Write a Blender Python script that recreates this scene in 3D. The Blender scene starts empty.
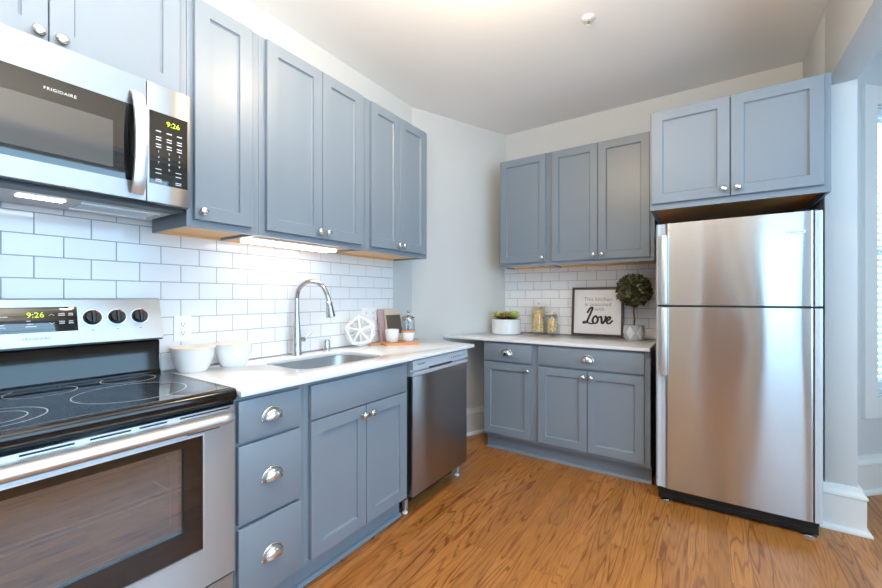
import bpy, bmesh, math, random
from mathutils import Vector, Matrix

random.seed(7)
S = bpy.context.scene
COL = S.collection
R = math.radians

# ------------------------------------------------------------------ camera, world, light, exposure
cam_d = bpy.data.cameras.new('camera')
cam = bpy.data.objects.new('camera', cam_d)
COL.objects.link(cam)
cam.location = (1.9741, 0.0, 1.2286)
cam.rotation_euler = (R(90), 0, 0.5898)
cam_d.sensor_width = 36.0
cam_d.lens = 392.44 / 882 * 36
cam_d.shift_y = 0.0039
cam_d.clip_start = 0.02
S.camera = cam

S.view_settings.view_transform = 'Standard'
S.view_settings.look = 'None'
S.view_settings.gamma = 1
S.view_settings.use_curve_mapping = False
S.view_settings.exposure = -0.45
S.cycles.use_denoising = True
S.cycles.max_bounces = 10
S.cycles.diffuse_bounces = 6
S.cycles.glossy_bounces = 5
S.cycles.transparent_max_bounces = 12
S.cycles.caustics_reflective = False
S.cycles.caustics_refractive = False
S.cycles.sample_clamp_indirect = 6

world = bpy.data.worlds.new('sky')
S.world = world
world.use_nodes = True
wb = world.node_tree.nodes['Background']
wb.inputs[0].default_value = (0.46, 0.74, 1.0, 1)
wb.inputs[1].default_value = 10.5


def area(name, loc, rot, sx, sy, power, color, portal=False):
    d = bpy.data.lights.new(name, 'AREA')
    d.shape = 'RECTANGLE'
    d.size, d.size_y = sx, sy
    d.energy = power
    d.color = color
    if portal:
        d.cycles.is_portal = True
    o = bpy.data.objects.new(name, d)
    o.location = loc
    o.rotation_euler = rot
    COL.objects.link(o)
    return o


# sky portals filling the window openings (they add no light of their own)
area('window_portal', (3.98, 0.50, 1.62), (0, R(90), 0), 2.02, 3.18, 1, (1, 1, 1), True)
area('window_portal', (3.32, -2.63, 1.5), (R(90), 0, 0), 0.93, 1.78, 1, (1, 1, 1), True)
area('window_portal', (3.12, 3.88, 1.53), (R(-90), 0, R(45)), 0.62, 1.84, 1, (1, 1, 1), True)

# added fill aimed at the ceiling beside the camera, no lamp of the room
area('ceiling_bounce_fill', (1.65, 0.05, 1.70), (R(180), 0, 0), 0.6, 0.6, 130, (1.0, 0.92, 0.82))

LAMP_STRENGTH = 66.0      # warm ceiling lamps
UNDER_STRENGTH = 11.0     # light bar under the wall cabinet
HOOD_STRENGTH = 25.0      # lamp under the microwave

# ------------------------------------------------------------------ materials
def srgb(r, g, b):
    f = lambda c: (c / 255) / 12.92 if c <= 10 else (((c / 255) + 0.055) / 1.055) ** 2.4
    return (f(r), f(g), f(b), 1)


def mat(name, col, rough=0.5, metal=0.0, spec=0.5, coat=0.0, emit=None, estr=0.0, aniso=0.0):
    m = bpy.data.materials.new(name)
    m.use_nodes = True
    b = m.node_tree.nodes['Principled BSDF']
    b.inputs['Base Color'].default_value = col
    b.inputs['Roughness'].default_value = rough
    b.inputs['Metallic'].default_value = metal
    b.inputs['Specular IOR Level'].default_value = spec
    b.inputs['Coat Weight'].default_value = coat
    b.inputs['Coat Roughness'].default_value = 0.05
    b.inputs['Anisotropic'].default_value = aniso
    if emit:
        b.inputs['Emission Color'].default_value = emit
        b.inputs['Emission Strength'].default_value = estr
    return m


def N(m, kind, **kw):
    n = m.node_tree.nodes.new(kind)
    for k, v in kw.items():
        setattr(n, k, v)
    return n


def link(m, a, b):
    m.node_tree.links.new(a, b)


def noise_bump(m, scale=(1, 1, 1), nscale=200, strength=0.05, dist=0.001, detail=2, rough_var=0.0):
    nt = m.node_tree
    b = nt.nodes['Principled BSDF']
    tc = N(m, 'ShaderNodeTexCoord')
    mp = N(m, 'ShaderNodeMapping')
    mp.inputs['Scale'].default_value = scale
    nz = N(m, 'ShaderNodeTexNoise')
    nz.inputs['Scale'].default_value = nscale
    nz.inputs['Detail'].default_value = detail
    bp = N(m, 'ShaderNodeBump')
    bp.inputs['Strength'].default_value = strength
    bp.inputs['Distance'].default_value = dist
    link(m, tc.outputs['Object'], mp.inputs['Vector'])
    link(m, mp.outputs[0], nz.inputs['Vector'])
    link(m, nz.outputs['Fac'], bp.inputs['Height'])
    link(m, bp.outputs[0], b.inputs['Normal'])
    return nz


M = {}
M['wall'] = mat('wall_paint', srgb(206, 207, 205), 0.6)
noise_bump(M['wall'], nscale=90, strength=0.06, dist=0.002)
M['wall_room'] = mat('room_wall_paint', srgb(208, 210, 210), 0.6)
M['wall_warm'] = mat('warm_wall_paint', srgb(212, 204, 192), 0.6)
M['ceil'] = mat('ceiling_paint', srgb(234, 233, 231), 0.75)
noise_bump(M['ceil'], nscale=60, strength=0.08, dist=0.002)
M['trim'] = mat('white_trim_paint', srgb(232, 232, 228), 0.35)
M['paint'] = mat('grey_blue_cabinet_paint', srgb(124, 136, 147), 0.33)
noise_bump(M['paint'], scale=(1, 1, 0.06), nscale=260, strength=0.10, dist=0.0008)
M['wood_raw'] = mat('raw_maple', srgb(226, 186, 134), 0.5)
noise_bump(M['wood_raw'], scale=(1, 8, 8), nscale=12, strength=0.1, dist=0.001)
M['wood_brown'] = mat('brown_plywood', srgb(226, 156, 84), 0.5)
M['quartz'] = mat('white_quartz', srgb(240, 240, 240), 0.10)
M['tile'] = mat('white_glazed_tile', srgb(236, 237, 239), 0.10)
noise_bump(M['tile'], nscale=14, strength=0.05, dist=0.002, detail=1)
M['grout'] = mat('grey_grout', srgb(160, 162, 168), 0.8)
M['chrome'] = mat('polished_chrome', (0.52, 0.53, 0.55, 1), 0.12, 1.0)
M['nickel'] = mat('brushed_nickel', (0.74, 0.73, 0.70, 1), 0.22, 1.0)
M['black'] = mat('black_plastic', srgb(18, 18, 20), 0.4)
M['dark'] = mat('dark_grey_steel', srgb(48, 50, 54), 0.45)
M['blackgloss'] = mat('black_gloss_enamel', srgb(10, 10, 11), 0.06, 0, 0.5)
M['blackglass'] = mat('black_glass', srgb(9, 9, 10), 0.03, 0, 0.5)
M['blackglass'].node_tree.nodes['Principled BSDF'].inputs['IOR'].default_value = 1.75
M['white'] = mat('white_ceramic', srgb(226, 228, 230), 0.18)
M['whitemat'] = mat('matte_white', srgb(240, 240, 240), 0.4)
M['beige'] = mat('pale_wood_lid', srgb(236, 224, 208), 0.45)
M['plastic'] = mat('white_plastic', srgb(238, 238, 236), 0.3)
M['slot'] = mat('dark_slot', srgb(50, 50, 52), 0.6)
M['greyplastic'] = mat('grey_enamel', srgb(176, 180, 186), 0.4)
M['mark'] = mat('white_print', srgb(225, 228, 230), 0.5)
M['greymark'] = mat('grey_print', srgb(96, 98, 102), 0.5)
M['red'] = mat('orange_red_mark', srgb(205, 70, 30), 0.5)
M['led'] = mat('yellow_green_digits', srgb(200, 225, 40), 0.5, emit=srgb(205, 232, 40), estr=1.1)
M['lamp'] = mat('warm_lamp_glass', (1, 1, 1, 1), 0.4, emit=(1, 0.74, 0.46, 1), estr=LAMP_STRENGTH)
M['under'] = mat('light_bar_lens', (1, 1, 1, 1), 0.4, emit=(1, 0.90, 0.84, 1), estr=UNDER_STRENGTH)
M['hood'] = mat('hood_lamp_lens', (1, 1, 1, 1), 0.4, emit=(0.78, 0.9, 1, 1), estr=HOOD_STRENGTH)
M['espresso'] = mat('dark_brown_frame_wood', srgb(62, 46, 42), 0.5)
M['paper'] = mat('sign_paper', srgb(232, 232, 234), 0.55)
M['mauve'] = mat('mauve_cover', srgb(176, 150, 152), 0.5)
M['beigecover'] = mat('beige_cover', srgb(196, 184, 166), 0.5)
M['browncover'] = mat('dark_brown_photo', srgb(88, 78, 70), 0.5)
M['pages'] = mat('book_pages', srgb(226, 220, 208), 0.7)
M['board'] = mat('board_wood', srgb(205, 142, 92), 0.45)
M['pasta'] = mat('dry_pasta', srgb(250, 220, 160), 0.5)
M['soil'] = mat('dark_soil', srgb(60, 48, 38), 0.9)
M['stem'] = mat('brown_stem', srgb(122, 72, 46), 0.7)
M['door_wood'] = mat('brown_door_wood', srgb(120, 76, 64), 0.45)
M['blind'] = mat('white_blind_slat', srgb(240, 242, 244), 0.5)
_nt = M['blind'].node_tree
_tl = _nt.nodes.new('ShaderNodeBsdfTranslucent')
_tl.inputs[0].default_value = srgb(236, 240, 244)
_mx = _nt.nodes.new('ShaderNodeMixShader')
_mx.inputs[0].default_value = 0.5
_nt.links.new(_nt.nodes['Principled BSDF'].outputs[0], _mx.inputs[1])
_nt.links.new(_tl.outputs[0], _mx.inputs[2])
_nt.links.new(_mx.outputs[0], _nt.nodes['Material Output'].inputs[0])


def leaf_mat(name, c1, c2):
    m = mat(name, c1, 0.45)
    b = m.node_tree.nodes['Principled BSDF']
    geo = N(m, 'ShaderNodeNewGeometry')
    mx = N(m, 'ShaderNodeMix', data_type='RGBA')
    mx.inputs['A'].default_value = c1
    mx.inputs['B'].default_value = c2
    link(m, geo.outputs['Random Per Island'], mx.inputs['Factor'])
    link(m, mx.outputs['Result'], b.inputs['Base Color'])
    return m


M['leaf'] = leaf_mat('boxwood_leaf', srgb(28, 30, 16), srgb(100, 98, 56))
M['succulent'] = leaf_mat('succulent_leaf', srgb(168, 174, 76), srgb(216, 212, 120))
M['succulent_red'] = leaf_mat('reddish_succulent_leaf', srgb(128, 92, 66), srgb(164, 130, 84))


def steel(name, col, rough, axis='Z', aniso=0.75, bump=0.035):
    """brushed stainless: brush lines run across, so reflections smear upright"""
    m = mat(name, col, rough, 1.0, aniso=aniso)
    b = m.node_tree.nodes['Principled BSDF']
    tg = N(m, 'ShaderNodeTangent', direction_type='RADIAL', axis=axis)
    b.inputs['Anisotropic Rotation'].default_value = 0.25
    link(m, tg.outputs[0], b.inputs['Tangent'])
    nz = noise_bump(m, scale=(3, 3, 500) if axis == 'Z' else (500, 3, 3), nscale=1, strength=bump, dist=0.0006, detail=2)
    return m


M['steel'] = steel('brushed_stainless', (0.38, 0.40, 0.42, 1), 0.38, aniso=0.95)
M['steel_range'] = steel('range_stainless', (0.49, 0.52, 0.55, 1), 0.38, aniso=0.9)
M['steel_dw'] = steel('dishwasher_stainless', (0.42, 0.40, 0.39, 1), 0.34, aniso=0.9)
M['steel_sink'] = mat('sink_stainless', (0.50, 0.49, 0.48, 1), 0.36, 1.0)
M['steel_bright'] = mat('satin_metal', (0.76, 0.78, 0.80, 1), 0.42, 1.0)
M['steel_grey'] = mat('silver_paint', srgb(196, 203, 210), 0.32, 0.15)


def wavy_fridge():
    m = steel('fridge_stainless', (0.58, 0.60, 0.615, 1), 0.20, aniso=1.0, bump=0.02)
    # large soft dents of real sheet metal
    b = m.node_tree.nodes['Principled BSDF']
    old = b.inputs['Normal'].links[0].from_node
    tc = N(m, 'ShaderNodeTexCoord')
    mp = N(m, 'ShaderNodeMapping')
    mp.inputs['Scale'].default_value = (3.5, 1, 1.6)
    nz = N(m, 'ShaderNodeTexNoise')
    nz.inputs['Scale'].default_value = 1.0
    nz.inputs['Detail'].default_value = 0
    bp = N(m, 'ShaderNodeBump')
    bp.inputs['Strength'].default_value = 0.6
    bp.inputs['Distance'].default_value = 0.012
    link(m, tc.outputs['Object'], mp.inputs[0])
    link(m, mp.outputs[0], nz.inputs['Vector'])
    link(m, nz.outputs['Fac'], bp.inputs['Height'])
    link(m, bp.outputs[0], old.inputs['Normal'])
    return m


M['steel_fridge'] = wavy_fridge()


def thin_glass(name, tint, gloss=0.10, rough=0.02, base=0.0):
    m = bpy.data.materials.new(name)
    m.use_nodes = True
    nt = m.node_tree
    nt.nodes.clear()
    out = nt.nodes.new('ShaderNodeOutputMaterial')
    tr = nt.nodes.new('ShaderNodeBsdfTransparent')
    tr.inputs[0].default_value = tint
    gl = nt.nodes.new('ShaderNodeBsdfGlossy')
    gl.inputs['Roughness'].default_value = rough
    gl.inputs[0].default_value = (1, 1, 1, 1)
    lw = nt.nodes.new('ShaderNodeLayerWeight')
    lw.inputs[0].default_value = 0.5
    pw = nt.nodes.new('ShaderNodeMath')
    pw.operation = 'POWER'
    pw.inputs[1].default_value = 4.5
    nt.links.new(lw.outputs['Facing'], pw.inputs[0])
    ad = nt.nodes.new('ShaderNodeMath')
    ad.operation = 'ADD'
    ad.use_clamp = True
    ad.inputs[1].default_value = base + 0.035
    mx = nt.nodes.new('ShaderNodeMixShader')
    nt.links.new(pw.outputs[0], ad.inputs[0])
    nt.links.new(ad.outputs[0], mx.inputs[0])
    nt.links.new(tr.outputs[0], mx.inputs[1])
    nt.links.new(gl.outputs[0], mx.inputs[2])
    nt.links.new(mx.outputs[0], out.inputs[0])
    return m


M['glass'] = thin_glass('clear_glass', (0.97, 0.98, 0.98, 1))
M['ovenglass'] = thin_glass('tinted_oven_glass', (0.4, 0.4, 0.42, 1), base=0.19)
M['pane'] = thin_glass('window_pane', (0.98, 0.99, 1, 1))


def cooktop_mat():
    m = mat('speckled_black_cooktop', srgb(14, 16, 20), 0.05, 0, 0.8, 0.2)
    b = m.node_tree.nodes['Principled BSDF']
    tc = N(m, 'ShaderNodeTexCoord')
    nz = N(m, 'ShaderNodeTexNoise')
    nz.inputs['Scale'].default_value = 420
    nz.inputs['Detail'].default_value = 1
    cr = N(m, 'ShaderNodeValToRGB')
    cr.color_ramp.elements[0].position = 0.52
    cr.color_ramp.elements[0].color = srgb(16, 19, 26)
    cr.color_ramp.elements[1].position = 0.66
    cr.color_ramp.elements[1].color = srgb(92, 104, 124)
    link(m, tc.outputs['Object'], nz.inputs['Vector'])
    link(m, nz.outputs['Fac'], cr.inputs[0])
    link(m, cr.outputs[0], b.inputs['Base Color'])
    return m


M['cooktop'] = cooktop_mat()


def floor_mat():
    m = mat('oak_strip_floor', srgb(190, 130, 70), 0.3)
    b = m.node_tree.nodes['Principled BSDF']
    tc = N(m, 'ShaderNodeTexCoord')
    sx = N(m, 'ShaderNodeSeparateXYZ')
    link(m, tc.outputs['Object'], sx.inputs[0])
    cb = N(m, 'ShaderNodeCombineXYZ')
    link(m, sx.outputs['Y'], cb.inputs['X'])
    link(m, sx.outputs['X'], cb.inputs['Y'])
    br = N(m, 'ShaderNodeTexBrick')
    br.offset = 0.37
    br.offset_frequency = 2
    br.squash = 1.0
    br.inputs['Color1'].default_value = (0, 0, 0, 1)
    br.inputs['Color2'].default_value = (1, 1, 1, 1)
    br.inputs['Mortar'].default_value = (0.5, 0.5, 0.5, 1)
    br.inputs['Scale'].default_value = 1
    br.inputs['Mortar Size'].default_value = 0.0011
    br.inputs['Mortar Smooth'].default_value = 0.4
    br.inputs['Brick Width'].default_value = 1.05
    br.inputs['Row Height'].default_value = 0.083
    link(m, cb.outputs[0], br.inputs['Vector'])
    # per-plank offset of the grain
    off = N(m, 'ShaderNodeVectorMath', operation='MULTIPLY_ADD')
    off.inputs[1].default_value = (37.0, 19.0, 5.0)
    link(m, br.outputs['Color'], off.inputs[0])
    mp = N(m, 'ShaderNodeMapping')
    mp.inputs['Scale'].default_value = (8.0, 0.75, 1)
    link(m, tc.outputs['Object'], mp.inputs[0])
    link(m, mp.outputs[0], off.inputs[2])
    nz = N(m, 'ShaderNodeTexNoise')
    nz.inputs['Scale'].default_value = 1.0
    nz.inputs['Detail'].default_value = 2.5
    nz.inputs['Roughness'].default_value = 0.45
    nz.inputs['Distortion'].default_value = 0.15
    link(m, off.outputs[0], nz.inputs['Vector'])
    mu = N(m, 'ShaderNodeMath', operation='MULTIPLY')
    mu.inputs[1].default_value = 100
    link(m, nz.outputs['Fac'], mu.inputs[0])
    sn = N(m, 'ShaderNodeMath', operation='SINE')
    link(m, mu.outputs[0], sn.inputs[0])
    cr = N(m, 'ShaderNodeValToRGB')
    e = cr.color_ramp.elements
    e[0].position = 0.0
    e[0].color = srgb(182, 122, 62)
    e[1].position = 1.0
    e[1].color = srgb(136, 78, 32)
    x = e.new(0.80)
    x.color = srgb(176, 116, 57)
    mr = N(m, 'ShaderNodeMapRange')
    mr.inputs['From Min'].default_value = -1
    mr.inputs['From Max'].default_value = 1
    link(m, sn.outputs[0], mr.inputs['Value'])
    link(m, mr.outputs[0], cr.inputs[0])
    mk = N(m, 'ShaderNodeTexNoise')
    mk.inputs['Scale'].default_value = 0.45
    mk.inputs['Detail'].default_value = 1
    link(m, off.outputs[0], mk.inputs['Vector'])
    mkr = N(m, 'ShaderNodeMapRange')
    mkr.inputs['From Min'].default_value = 0.36
    mkr.inputs['From Max'].default_value = 0.55
    mkr.inputs['To Min'].default_value = 0.25
    mkr.inputs['To Max'].default_value = 1.0
    link(m, mk.outputs['Fac'], mkr.inputs['Value'])
    gm = N(m, 'ShaderNodeMix', data_type='RGBA')
    gm.inputs['A'].default_value = srgb(179, 119, 59)
    link(m, mkr.outputs[0], gm.inputs['Factor'])
    link(m, cr.outputs[0], gm.inputs['B'])
    # fine pores
    mp2 = N(m, 'ShaderNodeMapping')
    mp2.inputs['Scale'].default_value = (260, 9, 1)
    link(m, tc.outputs['Object'], mp2.inputs[0])
    n2 = N(m, 'ShaderNodeTexNoise')
    n2.inputs['Scale'].default_value = 1
    n2.inputs['Detail'].default_value = 2
    link(m, mp2.outputs[0], n2.inputs['Vector'])
    c2 = N(m, 'ShaderNodeValToRGB')
    c2.color_ramp.elements[0].position = 0.3
    c2.color_ramp.elements[0].color = (0.72, 0.66, 0.6, 1)
    c2.color_ramp.elements[1].position = 0.6
    c2.color_ramp.elements[1].color = (1, 1, 1, 1)
    link(m, n2.outputs['Fac'], c2.inputs[0])
    m1 = N(m, 'ShaderNodeMix', data_type='RGBA', blend_type='MULTIPLY')
    m1.inputs['Factor'].default_value = 1
    link(m, gm.outputs['Result'], m1.inputs['A'])
    link(m, c2.outputs[0], m1.inputs['B'])
    # plank to plank tone
    c3 = N(m, 'ShaderNodeValToRGB')
    c3.color_ramp.elements[0].color = (0.84, 0.81, 0.76, 1)
    c3.color_ramp.elements[1].color = (1.12, 1.12, 1.12, 1)
    link(m, br.outputs['Color'], c3.inputs[0])
    m2 = N(m, 'ShaderNodeMix', data_type='RGBA', blend_type='MULTIPLY')
    m2.inputs['Factor'].default_value = 1
    link(m, m1.outputs['Result'], m2.inputs['A'])
    link(m, c3.outputs[0], m2.inputs['B'])
    m3 = N(m, 'ShaderNodeMix', data_type='RGBA')
    m3.inputs['B'].default_value = srgb(96, 54, 24)
    mf = N(m, 'ShaderNodeMath', operation='MULTIPLY')
    mf.inputs[1].default_value = 0.65
    link(m, br.outputs['Fac'], mf.inputs[0])
    link(m, mf.outputs[0], m3.inputs['Factor'])
    link(m, m2.outputs['Result'], m3.inputs['A'])
    link(m, m3.outputs['Result'], b.inputs['Base Color'])
    bp = N(m, 'ShaderNodeBump')
    bp.inputs['Strength'].default_value = 0.15
    bp.inputs['Distance'].default_value = 0.001
    inv = N(m, 'ShaderNodeMath', operation='SUBTRACT')
    inv.inputs[0].default_value = 1.0
    link(m, br.outputs['Fac'], inv.inputs[1])
    link(m, inv.outputs[0], bp.inputs['Height'])
    link(m, bp.outputs[0], b.inputs['Normal'])
    return m


M['floor'] = floor_mat()


# ------------------------------------------------------------------ mesh building
class MB:
    """collects shapes; wall=True takes (u, n, v): along the wall, out from the wall, up"""

    def __init__(s, wall=False, T=None):
        s.v, s.f, s.wall, s.T = [], [], wall, T

    def add(s, vs, fs):
        k = len(s.v)
        for p in vs:
            p = Vector(p)
            if s.T is not None:
                p = s.T @ p
            if s.wall:
                p = Vector((p.x, -p.y, p.z))
            s.v.append(p)
        s.f += [tuple(i + k for i in f) for f in fs]
        return s

    def addbm(s, bm):
        bm.verts.index_update()
        s.add([v.co.copy() for v in bm.verts], [[v.index for v in f.verts] for f in bm.faces])
        bm.free()
        return s

    def box(s, x0, x1, y0, y1, z0, z1, bev=0.0, seg=2):
        bm = bmesh.new()
        bmesh.ops.create_cube(bm, size=1)
        for v in bm.verts:
            v.co = Vector(((x0 + x1) / 2 + v.co.x * (x1 - x0), (y0 + y1) / 2 + v.co.y * (y1 - y0), (z0 + z1) / 2 + v.co.z * (z1 - z0)))
        if bev > 0:
            bmesh.ops.bevel(bm, geom=bm.edges[:], offset=bev, segments=seg, affect='EDGES', profile=0.5)
        return s.addbm(bm)

    def lathe(s, prof, c=(0, 0, 0), axis='z', seg=32, sx=1.0, sy=1.0):
        """prof: (radius, height) from bottom to top; closed at radius 0"""
        vs, fs = [], []
        n = len(prof)
        for r, h in prof:
            for k in range(seg):
                a = 2 * math.pi * k / seg
                x, y = r * math.cos(a) * sx, r * math.sin(a) * sy
                p = {'z': (x, y, h), 'y': (x, h, y), 'x': (h, x, y)}[axis]
                vs.append((p[0] + c[0], p[1] + c[1], p[2] + c[2]))
        for i in range(n - 1):
            for k in range(seg):
                k2 = (k + 1) % seg
                fs.append((i * seg + k, i * seg + k2, (i + 1) * seg + k2, (i + 1) * seg + k))
        fs.append(tuple(range(seg))[::-1])
        fs.append(tuple((n - 1) * seg + k for k in range(seg)))
        return s.add(vs, fs)

    def tube(s, pts, r, seg=12, closed=False, flat=1.0):
        pts = [Vector(p) for p in pts]
        n = len(pts)
        rs = r if isinstance(r, (list, tuple)) else [r] * n
        vs, fs = [], []
        up = None
        for i in range(n):
            if closed:
                t = pts[(i + 1) % n] - pts[i - 1]
            else:
                t = pts[min(i + 1, n - 1)] - pts[max(i - 1, 0)]
            t.normalize()
            if up is None:
                up = Vector((0, 0, 1)) if abs(t.z) < 0.9 else Vector((0, 1, 0))
            a = (up - t * up.dot(t)).normalized()
            b = t.cross(a)
            up = a
            for k in range(seg):
                g = 2 * math.pi * k / seg
                vs.append(pts[i] + (a * math.cos(g) + b * math.sin(g) * flat) * rs[i])
        m = n if closed else n - 1
        for i in range(m):
            j = (i + 1) % n
            for k in range(seg):
                k2 = (k + 1) % seg
                fs.append((i * seg + k, i * seg + k2, j * seg + k2, j * seg + k))
        if not closed:
            fs.append(tuple(range(seg))[::-1])
            fs.append(tuple((n - 1) * seg + k for k in range(seg)))
        return s.add(vs, fs)

    def prism(s, poly, lo, hi, axis='x'):
        """poly in the two other axes (in order), extruded along axis"""
        vs = []
        for h in (lo, hi):
            for a, b in poly:
                vs.append({'x': (h, a, b), 'y': (a, h, b), 'z': (a, b, h)}[axis])
        n = len(poly)
        fs = [tuple(range(n))[::-1], tuple(range(n, 2 * n))]
        for i in range(n):
            j = (i + 1) % n
            fs.append((i, j, n + j, n + i))
        return s.add(vs, fs)

    def ring(s, o, i, y0, y1):
        """rectangular frame in x-z: outer (x0,x1,z0,z1) with hole i, from y0 to y1"""
        ox0, ox1, oz0, oz1 = o
        ix0, ix1, iz0, iz1 = i
        vs = []
        for y in (y0, y1):
            vs += [(ox0, y, oz0), (ox1, y, oz0), (ox1, y, oz1), (ox0, y, oz1), (ix0, y, iz0), (ix1, y, iz0), (ix1, y, iz1), (ix0, y, iz1)]
        fs = []
        for k in range(4):
            k2 = (k + 1) % 4
            fs += [(k, k2, 4 + k2, 4 + k), (8 + k, 8 + k2, 12 + k2, 12 + k), (k, k2, 8 + k2, 8 + k), (4 + k, 4 + k2, 12 + k2, 12 + k)]
        return s.add(vs, fs)

    def mesh(s, name, sharp=35):
        me = bpy.data.meshes.new(name)
        me.from_pydata([tuple(p) for p in s.v], [], s.f)
        bm = bmesh.new()
        bm.from_mesh(me)
        bmesh.ops.recalc_face_normals(bm, faces=bm.faces[:])
        bm.to_mesh(me)
        bm.free()
        me.polygons.foreach_set('use_smooth', [True] * len(me.polygons))
        me.set_sharp_from_angle(angle=R(sharp))
        me.update()
        return me


def obj(name, mb, m, parent=None, sharp=35):
    me = mb.mesh(name, sharp) if isinstance(mb, MB) else mb
    if m is not None and not me.materials:
        me.materials.append(m)
    o = bpy.data.objects.new(name, me)
    COL.objects.link(o)
    if parent is not None:
        o.parent = parent
    return o


def part(name, mb, m, parent, label=None, sharp=35):
    o = obj(name, mb, m, parent, sharp)
    if label:
        o['label'] = label
    return o


def tag(o, label, cat, group=None, kind=None):
    o['label'] = label
    o['category'] = cat
    if group:
        o['group'] = group
    if kind:
        o['kind'] = kind
    return o


def thing(name, label, cat, loc=(0, 0, 0), rz=0.0, group=None):
    o = bpy.data.objects.new(name, None)
    o.empty_display_size = 0.05
    COL.objects.link(o)
    o.location = loc
    o.rotation_euler = (0, 0, rz)
    return tag(o, label, cat, group)


def struct(name, mb, m, parent=None, sharp=35):
    o = obj(name, mb, m, parent, sharp)
    if parent is None:
        o['kind'] = 'structure'
    return o


def text(body, size, T, wall=True, depth=0.0006, align='CENTER', spacing=1.0):
    """lettering as a mesh; T maps (x right, y up, z towards the reader)"""
    cu = bpy.data.curves.new('lettering', 'FONT')
    cu.body = body
    cu.size = size
    cu.align_x = align
    cu.align_y = 'CENTER'
    cu.extrude = depth / 2
    cu.space_character = spacing
    cu.resolution_u = 3
    ob = bpy.data.objects.new('lettering', cu)
    COL.objects.link(ob)
    dg = bpy.context.evaluated_depsgraph_get()
    dg.update()
    me = ob.evaluated_get(dg).to_mesh()
    vs = [T @ v.co for v in me.vertices]
    fs = [tuple(p.vertices) for p in me.polygons]
    ob.evaluated_get(dg).to_mesh_clear()
    bpy.data.objects.remove(ob)
    bpy.data.curves.remove(cu)
    mb = MB(wall)
    mb.add(vs, fs)
    return mb


def facing(u, n, v, tilt=0.0):
    """matrix for lettering on a wall thing in (u, n, v): x->u, y->v, z->n"""
    m = Matrix(((1, 0, 0, u), (0, 0, 1, n), (0, 1, 0, v), (0, 0, 0, 1)))
    if tilt:
        m = Matrix.Translation((u, n, v)) @ Matrix.Rotation(tilt, 4, 'X') @ Matrix(((1, 0, 0, 0), (0, 0, 1, 0), (0, 1, 0, 0), (0, 0, 0, 1)))
    return m


def smooth_path(pts, n=8, closed=False):
    P = [Vector(p) for p in pts]
    out = []
    m = len(P)
    rng = m if closed else m - 1
    for i in range(rng):
        p0 = P[(i - 1) % m] if (closed or i > 0) else P[0]
        p1, p2 = P[i], P[(i + 1) % m]
        p3 = P[(i + 2) % m] if (closed or i + 2 < m) else P[-1]
        for k in range(n):
            t = k / n
            out.append(0.5 * ((2 * p1) + (-p0 + p2) * t + (2 * p0 - 5 * p1 + 4 * p2 - p3) * t * t + (-p0 + 3 * p1 - 3 * p2 + p3) * t ** 3))
    if not closed:
        out.append(P[-1])
    return out


# ------------------------------------------------------------------ the room
CEIL = 2.7857
YB = 3.4715          # face of the back tiles
WB = YB + 0.009      # back wall
WL = -0.009          # left wall
HX0, HX1 = 2.518, 2.645   # header and pier between the kitchen and the bay room
PY = 2.92            # pier face
HZ = 2.370            # header underside
RX, RY = 3.95, -2.6   # far limits of the bay room, rear wall of both

struct('floor', MB().box(-0.2, RX + 0.2, RY - 0.2, 4.6, -0.12, 0.0), M['floor'])
struct('ceiling', MB().box(-0.2, RX + 0.2, RY - 0.2, 4.6, CEIL, CEIL + 0.12), M['ceil'])

ANG0, ANG1 = (WL, 2.535), (0.3945, WB)   # angled wall, foot to back corner
struct('wall_left', MB().box(WL - 0.12, WL, RY, ANG0[1], 0, CEIL), M['wall'])
struct('wall_corner', MB().prism([ANG0, ANG1, (ANG1[0] - 0.12, ANG1[1] + 0.02), (WL - 0.12, ANG0[1])], 0, CEIL, 'z'), M['wall'])
struct('wall_back', MB().box(ANG1[0], HX1, WB, WB + 0.12, 0, CEIL), M['wall'])
struct('wall_pier', MB().box(HX0, HX1, PY, WB, 0, CEIL, 0.004), M['wall'])
struct('trim_1', MB().box(HX0, HX1, -1.95, PY, HZ, CEIL, 0.003), M['wall'])
struct('wall_rear_pier', MB().box(HX0, HX1, RY, -1.95, 0, CEIL, 0.004), M['wall'])


def wall_run(name, p0, p1, th, holes, m, H=CEIL):
    """wall from p0 to p1 (room on its left side), holes (s0, s1, z0, z1)"""
    p0, p1 = Vector((*p0, 0)), Vector((*p1, 0))
    d = (p1 - p0)
    L = d.length
    ang = math.atan2(d.y, d.x)
    T = Matrix.Translation(p0) @ Matrix.Rotation(ang, 4, 'Z')
    mb = MB(T=T)
    s = 0.0
    for (a, b, z0, z1) in sorted(holes):
        mb.box(s, a, -th, 0, 0, H)
        mb.box(a, b, -th, 0, 0, z0)
        mb.box(a, b, -th, 0, z1, H)
        s = b
    mb.box(s, L, -th, 0, 0, H)
    struct(name, mb, m)
    return T


win_n = [0]


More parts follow.
